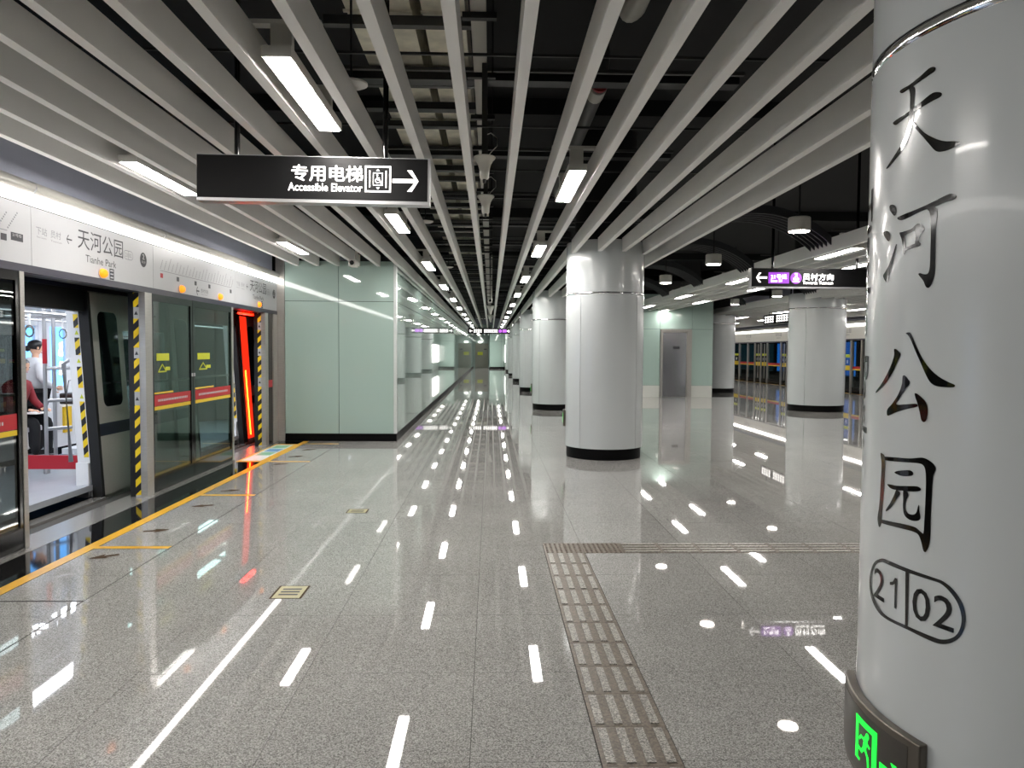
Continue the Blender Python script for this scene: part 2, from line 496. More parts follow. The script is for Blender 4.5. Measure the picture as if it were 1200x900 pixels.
# sticker by the far door
stk = thing('floor_sticker', 'pale floor sticker with yellow border and coloured pictures at red-lit door', 'floor sticker', (-3.3, 11.5, 0))
box('border', 'yellow_paint', stk, -3.5, -3.155, 10.5, 12.5, 0.0005, 0.002)
box('field', 'sticker_white', stk, -3.46, -3.19, 10.6, 12.4, 0.002, 0.003)
for y0, m in ((10.7, 'sticker_white'), (11.15, 'sticker_green'), (11.55, 'sticker_blue'), (11.95, 'sticker_green')):
    box('picture', m, stk, -3.43, -3.22, y0, y0 + 0.33, 0.003, 0.0036)
for (x, y, lb, w, h) in ((-1.272, 4.833, 'small beige warning sticker on the tile floor nearer the camera', 0.10, 0.13), (-1.271, 7.293, 'small worn beige warning sticker on the floor farther from the camera', 0.10, 0.09)):
    s_ = thing('floor_label', lb, 'floor sticker', (x, y, 0))
    box('border', 'arrow_brown', s_, x - w, x + w, y - h, y + h, 0.0004, 0.0012)
    box('field', 'sticker_beige', s_, x - w + 0.014, x + w - 0.014, y - h + 0.01, y + h - 0.01, 0.0012, 0.0018)
    for k in range(3):
        box('print_line', 'print_dark', s_, x - w * 0.6, x + w * 0.6, y - h * 0.5 + k * h * 0.42, y - h * 0.5 + k * h * 0.42 + h * 0.2, 0.0018, 0.0022)
flat('floor_stripe', 'yellow_paint', 'thin yellow safety stripe along the right platform edge', 'floor marking', [rr(13.80, 13.9, 18, YF)])

# ------------------------------------------------------------------ ceiling
ceiling = struct(box('ceiling', 'plenum_black', None, -4.6, 15.5, YB, YF, 4.7, 4.9))
SW = 0.029
def slat(x, y0, y1):
    box('slat', 'slat_paint', ceiling, x - SW, x + SW, y0, y1, SZ0, SZ1)
def cut_slat(x, y0, y1, cols, r):
    ys = y0
    for cx, cy in cols:
        d = abs(x - cx)
        if d < r + 0.02:
            h = math.sqrt(max(0.0, r * r - d * d))
            if cy - h > ys and cy - h < y1: slat(x, ys, cy - h + 0.004)
            ys = max(ys, cy + h - 0.004)
    if ys < y1: slat(x, ys, y1)
for k in range(-9, 9):
    x = -0.18 + 0.342 * k
    if x < -1.55: cut_slat(x, YB, 12.955, [], RL)
    else: cut_slat(x, YB, 65.9 if x > -0.1 else YF, COLS_L, RL)
STRIP = [4.735 + 0.342 * k for k in range(5)]
for x in STRIP: slat(x, 0.0, 26.0)
RIGHT = [8.28 + 0.342 * k for k in range(18)]
for x in RIGHT: cut_slat(x, 6.0, 58.0, COLS_R, RR)
# hanger rails above the slats
for k in range(30):
    y = 4.3 + 1.35 * k
    box('hanger_rail', 'thin_rail', ceiling, -3.4 if y < 12.9 else -1.55, 2.7, y, y + 0.014, 3.19, 3.204)
for k in range(8):
    y = 7.5 + 2.7 * k
    box('hanger_rail', 'rail_steel', ceiling, 4.6, 6.3, y, y + 0.022, 3.2, 3.222)
# duct, trays and pipes in the dark void
duct = thing('air_duct', 'wide foil-clad air duct in the dark ceiling void above the sign', 'duct', (-0.8, 5, 4.05))
box('duct_body', 'foil', duct, -1.08, -0.60, 1.0, 60, 4.06, 4.45)
duct2 = thing('air_duct', 'narrow foil-clad air duct beside the cable tray in the ceiling void', 'duct', (-0.35, 5, 4.05))
box('duct_body', 'foil', duct2, -0.52, -0.20, 1.0, 60, 4.06, 4.45)
for k in range(30):
    y = 3.1 + 1.32 * k
    box('flange', 'foil', duct, -1.10, -0.592, y, y + 0.03, 4.045, 4.06)
    box('flange', 'foil', duct2, -0.53, -0.18, y, y + 0.03, 4.045, 4.06)
for k in range(20):
    y = 5.76 + 2.58 * k
    box('support_rail', 'rail_steel', ceiling, -1.25, -0.15, y, y + 0.075, 3.96, 4.03)
    box('support_rail', 'rail_steel', ceiling, -1.45, 2.2, y + 0.90, y + 0.94, 3.96, 3.99)
    box('support_beam', 'black_paint', ceiling, -1.45, 2.2, y + 1.04, y + 1.2, 3.93, 4.03)
    box('support_rail', 'rail_steel', ceiling, -1.25, -0.15, y + 1.30, y + 1.36, 3.96, 4.03)
    box('support_beam', 'black_paint', ceiling, -1.25, -0.15, y + 1.95, y + 2.08, 3.96, 4.03)
tray = thing('cable_tray', 'narrow pale cable tray hung in the dark ceiling void', 'cable tray', (-0.09, 5, 3.8))
box('tray_base', 'tray_steel', tray, -0.14, -0.045, 2.0, 50, 3.80, 3.81)
box('tray_side', 'tray_steel', tray, -0.145, -0.138, 2.0, 50, 3.80, 3.87)
box('tray_side', 'tray_steel', tray, -0.047, -0.040, 2.0, 50, 3.80, 3.87)
for k in range(12):
    y = 5.15 + 1.1 * k
    box('bracket', 'black_paint', tray, -0.2, 0.03, y, y + 0.05, 3.76, 3.80)
    box('hanger_rod', 'black_paint', tray, 0.0, 0.012, y, y + 0.012, 3.80, 4.7)
pp = thing('pipe', 'pale insulated pipe end above the slats near the top of frame', 'pipe', (1.03, 4, 4.0))
build(MB().tube([(1.03, 1.0, 4.05), (1.03, 5.6, 4.05), (1.03, 5.75, 4.09), (1.03, 5.82, 4.2), (1.03, 5.85, 4.7)], 0.085, 14), 'pipe_run', 'tray_steel', pp, smooth=True)
pq = thing('pipe', 'dark pipe with red and white band behind the right slats', 'pipe', (1.0, 7, 4.0))
build(MB().tube([(1.0, 7.0, 4.7), (1.0, 7.02, 4.25), (1.0, 7.1, 4.08), (1.0, 7.3, 4.03), (1.0, 12, 4.03)], 0.075, 14), 'pipe_run', 'rail_steel', pq, smooth=True)
build(MB().tube([(1.0, 7.10, 4.03), (1.0, 7.14, 4.03)], 0.083, 14), 'red_band', 'pipe_red', pq, smooth=True)
build(MB().tube([(1.0, 7.2, 4.03), (1.0, 7.45, 4.03)], 0.082, 14), 'white_band', 'tray_steel', pq, smooth=True)
# beams across the void
for k in range(9):
    y = 9.6 + 7.3 * k
    box('concrete_beam', 'plenum_black', ceiling, -4.5, 15.4, y, y + 0.5, 4.5, 4.7)

# ------------------------------------------------------------------ ceiling strip lights
LA = thing('strip_light', 'x', 'ceiling light', (0, 0, 0), 'suspended strip lights')
build(MB().box(-0.072, 0.072, -0.62, 0.62, SZ0 - 0.003, SZ0 + 0.05), 'housing', 'lamp_white', LA)
build(MB().box(-0.062, 0.062, -0.605, 0.605, SZ0 - 0.007, SZ0 - 0.0031), 'diffuser', 'lamp_glow', LA)
for s_ in (-0.50, 0.42):
    build(MB().box(-0.052, 0.052, s_ - 0.03, s_ + 0.02, SZ0 + 0.05, SZ1), 'stem', 'lamp_white', LA)
    build(MB().box(-0.195, 0.195, s_ - 0.035, s_ + 0.025, SZ1, SZ1 + 0.022), 'bracket', 'lamp_white', LA)
used = [False]
def lamp(x, y, label):
    if not used[0]:
        used[0] = True; LA.location = (x, y, 0); LA['label'] = label; return LA
    return dup(LA, (x, y, 0), label)
lamp(-1.037, 4.365, 'bright strip light above the hanging lift sign, biggest in view')
for k in range(1, 16):
    lamp(-1.037, 4.365 + 4.22 * k, 'strip light %s behind the lift sign in the row left of the central slats' % ORD[k - 1])
lamp(-2.745, 6.5, 'strip light between left slats, partly behind the lift sign, nearer the platform doors')
lamp(-2.745, 10.72, 'small strip light between left slats just before the green glass wall')
for k in range(14):
    lamp(0.673, 6.58 + 4.22 * k, 'strip light %s from the camera in the row beside the white columns' % ORD[k])
for k in range(4):
    lamp(4.906, 10.7 + 4.3 * k, 'strip light %s from the near end along the inner edge of the middle slat band' % ORD[k])
    lamp(5.932, 12.0 + 4.7 * k, 'strip light %s from the near end along the outer edge of the middle slat band' % ORD[k])
for k in range(9):
    lamp(10.17, 18.0 + 4.22 * k, 'strip light %s from the near end above the inner right platform' % ORD[k])
    lamp(11.87, 20.1 + 4.22 * k, 'strip light %s from the near end above the middle of the right platform' % ORD[k])
# the rows go on behind the photographer
for k, (x, y) in enumerate([(-1.037, 0.145), (-2.745, 2.28), (5.932, 6.5), (4.906, 6.4), (10.17, 9.6), (10.17, 13.8)]):
    lamp(x, y, 'strip light of the same rows beyond the frame, unit %s' % ORD[k])

# round downlights
DL = thing('downlight', 'x', 'ceiling light', (0, 0, 0), 'round pendant downlights')
build(MB().lathe((0, 0, 0), [(0.125, 2.985), (0.128, 3.0), (0.128, 3.14), (0.118, 3.15)], 32), 'can', 'lamp_white', DL, smooth=0.5)
build(MB().lathe((0, 0, 0), [(0.112, 2.979), (0.112, 2.9849)], 32), 'lens', 'down_glow', DL)
build(MB().tube([(0, 0, 3.15), (0, 0, 4.7)], 0.012, 6), 'rod', 'black_paint', DL)
first = True
for x, y, lb in [(3.64, 8.95, 'round white downlight nearest the camera, above the purple line sign'), (3.64, 12.4, 'round white downlight second from the near end, beside the middle slat band'), (3.64, 15.8, 'round white downlight third from the near end, close to the middle column'),
                 (7.3, 19.25, 'small round downlight right below the purple line sign'), (7.3, 22.6, 'small round downlight above the lift door, right of its twin'), (7.3, 26.35, 'smallest round downlight, in front of the green glass lift block'),
                 (3.64, 5.5, 'round downlight hidden behind the near lettered column'), (3.64, 2.1, 'round downlight beyond the right edge of the frame')]:
    if first: DL.location = (x, y, 0); DL['label'] = lb; first = False
    else: dup(DL, (x, y, 0), lb)

# arched fin baffles
def arch(cx, half, ys, label):
    t = thing('arched_baffle', label, 'ceiling baffle', (cx, ys, 3.0), 'arched fin baffles')
    n = 18
    R = (half * half + 0.42 * 0.42) / (2 * 0.42); zc = 3.46 - R
    A = math.asin(half / R)
    for k in range(6):
        y = ys + (k - 2.5) * 0.135
        lo, hi = [], []
        for i in range(n + 1):
            a = -A + 2 * A * i / n
            lo.append((cx + R * math.sin(a), y, zc + R * math.cos(a)))
            hi.append((cx + R * math.sin(a), y, zc + R * math.cos(a) + 0.12))
        mb = MB()
        rings = []
        for i in range(n + 1):
            x, _, z = lo[i]
            rings.append([(x, y - 0.012, z), (x, y + 0.012, z), (x, y + 0.012, z + 0.12), (x, y - 0.012, z + 0.12)])
        mb.rings(rings)
        build(mb, 'fin', 'fin_dark', t)
for k, (y, lb) in enumerate([(10.76, 'bundle of dark curved ceiling fins nearest the camera, above the purple sign'), (13.85, 'second bundle of dark curved ceiling fins, behind the second downlight'), (17.1, 'third bundle of dark curved ceiling fins, close to the middle column'), (20.3, 'fourth bundle of dark curved ceiling fins, half hidden by the middle column')]):
    arch(3.63, 1.06, y, lb)
for y, lb in [(19.0, 'bundle of dark curved ceiling fins beyond the middle slat band, under the sign'), (24.2, 'farthest bundle of dark curved ceiling fins, near the green lift block')]:
    arch(7.1, 0.95, y, lb)

# white horn devices, discs, camera
def horn(x, y, lb):
    t = thing('horn_speaker', lb, 'speaker', (x, y, 3.0), 'white horn speakers')
    build(MB().lathe((x, y, 2.90), [(0.028, 0.0), (0.036, 0.01), (0.04, 0.07), (0.05, 0.11), (0.07, 0.145), (0.085, 0.16), (0.088, 0.17), (0.08, 0.176)], 24), 'horn', 'speaker_white', t, smooth=0.9)
    build(MB().lathe((x, y, 2.87), [(0.012, 0.0), (0.014, 0.03)], 10), 'driver_cap', 'black_paint', t)
    build(MB().tube([(x + 0.02, y, 3.07), (x + 0.06, y, 3.12), (x + 0.10, y, 3.16), (x + 0.10, y, 3.22), (x + 0.05, y, 3.26), (x, y, 3.24), (x - 0.02, y, 3.2)], 0.004, 6), 'cable', 'speaker_white', t, smooth=True)
    build(MB().box(x - 0.022, x + 0.022, y - 0.01, y + 0.01, 3.076, 3.798), 'bracket', 'rail_steel', t)
horn(-0.055, 6.05, 'white trumpet-shaped speaker hanging between central slats, nearer the camera')
horn(-0.055, 7.55, 'white trumpet-shaped speaker hanging between central slats, just behind the nearer one')
for (x, y, lb) in ((-0.86, 4.75, 'flat white disc fitted above the slats near the lift sign'), (-0.83, 9.7, 'flat white disc above the slats just behind the lift sign'), (-0.83, 14.9, 'tiny flat white disc above the slats farther down the aisle')):
    t = thing('ceiling_disc', lb, 'smoke detector', (x, y, 3.15))
    build(MB().lathe((x, y, 3.16), [(0.075, 0.0), (0.10, 0.012), (0.10, 0.022)], 24), 'disc', 'speaker_white', t, smooth=0.6)
    build(MB().tube([(x, y, 3.18), (x, y, 4.7)], 0.008, 6), 'stem', 'black_paint', t)
def cctv(x, y, z, lb, top):
    t = thing('security_camera', lb, 'camera', (x, y, z))
    build(MB().tube([(x, y, z + 0.1), (x, y, top)], 0.022, 10), 'pole', 'lamp_white', t, smooth=True)
    build(MB().box(x - 0.09, x + 0.02, y - 0.2, y + 0.05, z, z + 0.1), 'housing', 'lamp_white', t, bevel=0.012)
    build(MB().tube([(x - 0.035, y - 0.2, z + 0.05), (x - 0.035, y - 0.215, z + 0.05)], 0.035, 14), 'lens', 'black_gloss', t)
cctv(0.02, 19.6, 2.78, 'white security camera on a long pole under central slats', 4.0)
cctv(-2.1, 12.0, 2.84, 'white security camera hanging before the green glass wall corner', 3.3)
for (y, lb) in ((24.5, 'white cross-shaped device hanging under central slats far down the aisle'), (31.0, 'small white cone device hanging under slats before the far sign')):
    t = thing('hanging_device', lb, 'speaker', (0.0, y, 2.8))
    build(MB().lathe((0, y, 2.72), [(0.03, 0), (0.05, 0.1), (0.12, 0.24), (0.12, 0.26)], 16), 'cone', 'lamp_white', t, smooth=0.6)
    build(MB().box(-0.22, 0.22, y - 0.02, y + 0.02, 2.98, 3.01), 'arm', 'lamp_white', t)
    build(MB().tube([(0, y, 2.98), (0, y, 3.9)], 0.015, 8), 'stem', 'lamp_white', t)

# ------------------------------------------------------------------ left service block with green glass
wl = struct(box('wall_left', 'joint_dark', None, -3.62, -1.63, 12.985, YF, 0.0, 3.06))
PZ = [(0.13, 2.366), (2.374, 3.045)]
for z0, z1 in PZ:
    for x0, x1 in ((-3.47, -2.572), (-2.564, -1.645)):
        box('glass_panel', 'green_glass', wl, x0, x1, 12.955, 12.985, z0, z1)
pan = {}
for i in range(60):
    y0 = 13.06 + 0.985 * i
    if y0 > YF - 0.9: break
    for j, (z0, z1) in enumerate(PZ):
        if j not in pan:
            o = build(MB().box(0, 0.03, 0, 0.978, z0, z1), 'glass_panel', 'green_glass', wl); o.location = (-1.63, y0, 0); pan[j] = o
        else: share(pan[j], 'glass_panel', wl, (-1.63, y0, 0))
box('corner_strip', 'corner_white', wl, -1.642, -1.55 - 0.045, 12.95, 13.05, 0.13, 3.045)
box('end_strip', 'steel', wl, -3.62, -3.475, 12.945, 12.99, 0.0, 3.2)
bl = struct(box('baseboard_left', 'black_stone', None, -3.47, -1.59, 12.94, 12.984, 0.0, 0.128))
box('side_run', 'black_stone', bl, -1.63, -1.592, 12.984, YF, 0.0, 0.128)

# far end
we = struct(box('wall_end', 'joint_dark', None, -0.08, 3.0, 66.03, 66.3, 0, 3.3))
for i in range(3):
    x0 = -0.07 + i * 1.0
    box('glass_panel', 'green_glass', we, x0, x0 + 0.99, 66.0, 66.03, 0.17, 2.37)
    box('glass_panel', 'green_glass', we, x0, x0 + 0.99, 66.0, 66.03, 2.38, 3.2)
box('skirting', 'black_stone', we, -0.08, 3.0, 65.985, 66.0, 0, 0.17)
wb = struct(box('wall_back', 'green_glass', None, -1.65, 0.2, 71.0, 71.2, 0, 4.0))
d1 = struct(box('door_1', 'door_grey', None, -1.42, -0.2, 70.9, 71.0, 0, 2.25))
box('door_leaf', 'door_grey', d1, -1.36, -0.26, 70.87, 70.9, 0.02, 2.2)
box('door_sign', 'label_yellow', d1, -1.2, -0.72, 70.85, 70.87, 1.15, 1.45)
box('door_plate', 'print_dark', d1, -0.62, -0.35, 70.85, 70.87, 1.65, 1.75)
el = thing('door_lamp', 'small bright lamp above the grey door at the far end', 'lamp', (-0.95, 70.85, 2.35))
build(MB().box(-1.1, -0.8, 70.8, 71.0, 2.32, 2.44), 'lamp_body', 'panel_light', el)
# lit panel between the far columns
lbx = thing('light_panel', 'bright white light panel between the far columns', 'light panel', (1.25, 61, 0.6))
box('panel_frame', 'aluminium', lbx, 1.24, 1.40, 58.4, 65.2, 0.0, 2.1)
for k in range(4):
    box('lit_pane', 'panel_light', lbx, 1.225, 1.24, 58.5 + k * 1.66, 58.5 + k * 1.66 + 1.5, 0.6, 2.02)

# ------------------------------------------------------------------ block with lift door (right of the middle column)
wm = struct(box('wall_middle', 'joint_dark', None, 3.3, 7.66, 26.03, 57.8, 0.0, 3.55))
xs = [3.35, 4.3, 5.25, 5.83]
def wpanel(x0, x1, z0, z1, m='green_glass'):
    box('glass_panel' if m == 'green_glass' else 'plinth_panel', m, wm, x0 + 0.004, x1 - 0.004, 26.0, 26.03, z0, z1)
for a, b in zip(xs, xs[1:]):
    wpanel(a, b, 0.40, 2.33); wpanel(a, b, 2.338, 3.53); wpanel(a, b, 0.0, 0.394, 'plinth_white')
wpanel(5.83, 6.93, 2.338, 3.53)
wpanel(6.93, 7.66, 0.40, 2.33); wpanel(6.93, 7.66, 2.338, 3.53); wpanel(6.93, 7.66, 0.0, 0.394, 'plinth_white')
d2 = struct(box('door_2', 'steel', None, 5.84, 6.92, 26.0, 26.028, 0.0, 2.33))
box('door_leaf', 'door_steel', d2, 5.93, 6.74, 25.985, 26.0, 0.01, 2.22)
box('jamb', 'steel', d2, 5.84, 5.92, 25.94, 26.0, 0.0, 2.33)
box('jamb', 'steel', d2, 6.79, 6.92, 25.94, 26.0, 0.0, 2.33)
box('head', 'steel', d2, 5.92, 6.79, 25.94, 26.0, 2.25, 2.33)
box('door_plate', 'print_dark', d2, 6.28, 6.5, 25.975, 25.985, 1.66, 1.74)
box('door_handle', 'chrome', d2, 5.97, 6.0, 25.95, 25.985, 1.0, 1.12)
# end of the right hall
wr = struct(box('wall_right', 'plenum_black', None, 7.7, 15.4, 57.9, 58.2, 0.0, 4.7))

# ------------------------------------------------------------------ columns
def arc_panel(cx, cy, r, a0, a1, z0, z1, t=0.02, n=20):
    mb = MB(); rings = []
    for i in range(n + 1):
        a = a0 + (a1 - a0) * i / n
        c, s_ = math.sin(a), -math.cos(a)
        rings.append([(cx + r * c, cy + r * s_, z0), (cx + r * c, cy + r * s_, z1), (cx + (r - t) * c, cy + (r - t) * s_, z1), (cx + (r - t) * c, cy + (r - t) * s_, z0)])
    return mb.rings(rings)
def column(cx, cy, r, label, ring_z=2.378, base=0.16, top=3.13, seams=(45, 135, 225, 315), ring_h=0.036):
    t = thing('column', label, 'column', (cx, cy, 0), 'round white columns', 'thing')
    build(MB().lathe((cx, cy, 0), [(r - 0.02, 0.0), (r - 0.02, base)], 48), 'base', 'black_stone', t, smooth=0.5)
    g = math.radians(0.35)
    for a in seams:
        build(arc_panel(cx, cy, r, math.radians(a) + g, math.radians(a + 90) - g, base, ring_z - ring_h / 2), 'shaft_panel', 'column_paint', t, smooth=0.5)
        build(arc_panel(cx, cy, r - 0.004, math.radians(a) - g * 1.5, math.radians(a) + g * 1.5, base, ring_z - ring_h / 2, 0.015, 2), 'seam', 'chrome', t)
    build(MB().lathe((cx, cy, 0), [(r - 0.004, ring_z - ring_h / 2), (r + 0.002, ring_z - ring_h / 4), (r + 0.002, ring_z + ring_h / 4), (r - 0.004, ring_z + ring_h / 2)], 64, (False, False)), 'ring', 'chrome', t, smooth=0.9)
    build(MB().lathe((cx, cy, 0), [(r, ring_z + ring_h / 2), (r, top), (r - 0.03, top)], 64, (False, True)), 'upper_shaft', 'column_paint', t, smooth=0.5)
    build(MB().lathe((cx, cy, 0), [(r - 0.12, top), (r - 0.12, 4.7)], 32, (False, False)), 'core', 'plenum_black', t, smooth=0.5)
    return t
labs = ['white column in the right foreground with black Chinese lettering', 'whole white column in the middle of the hall with green exit light', 'white column just left of and behind the middle column', 'third white column beyond the middle one in the aisle row', 'fourth white column beyond the middle one in the aisle row', 'fifth white column beyond the middle one in the aisle row', 'farthest white column in the aisle row, by the bright panel']
CT = [column(c[0], c[1], RL, lb) for c, lb in zip(COLS_L, labs)]
column(8.8, 20.3, RR, 'thick white column under the purple line sign on the right', ring_z=2.73, base=0.17)
column(8.8, 29.5, RR, 'thick white column right beside the green lift block', ring_z=2.65, base=0.17)

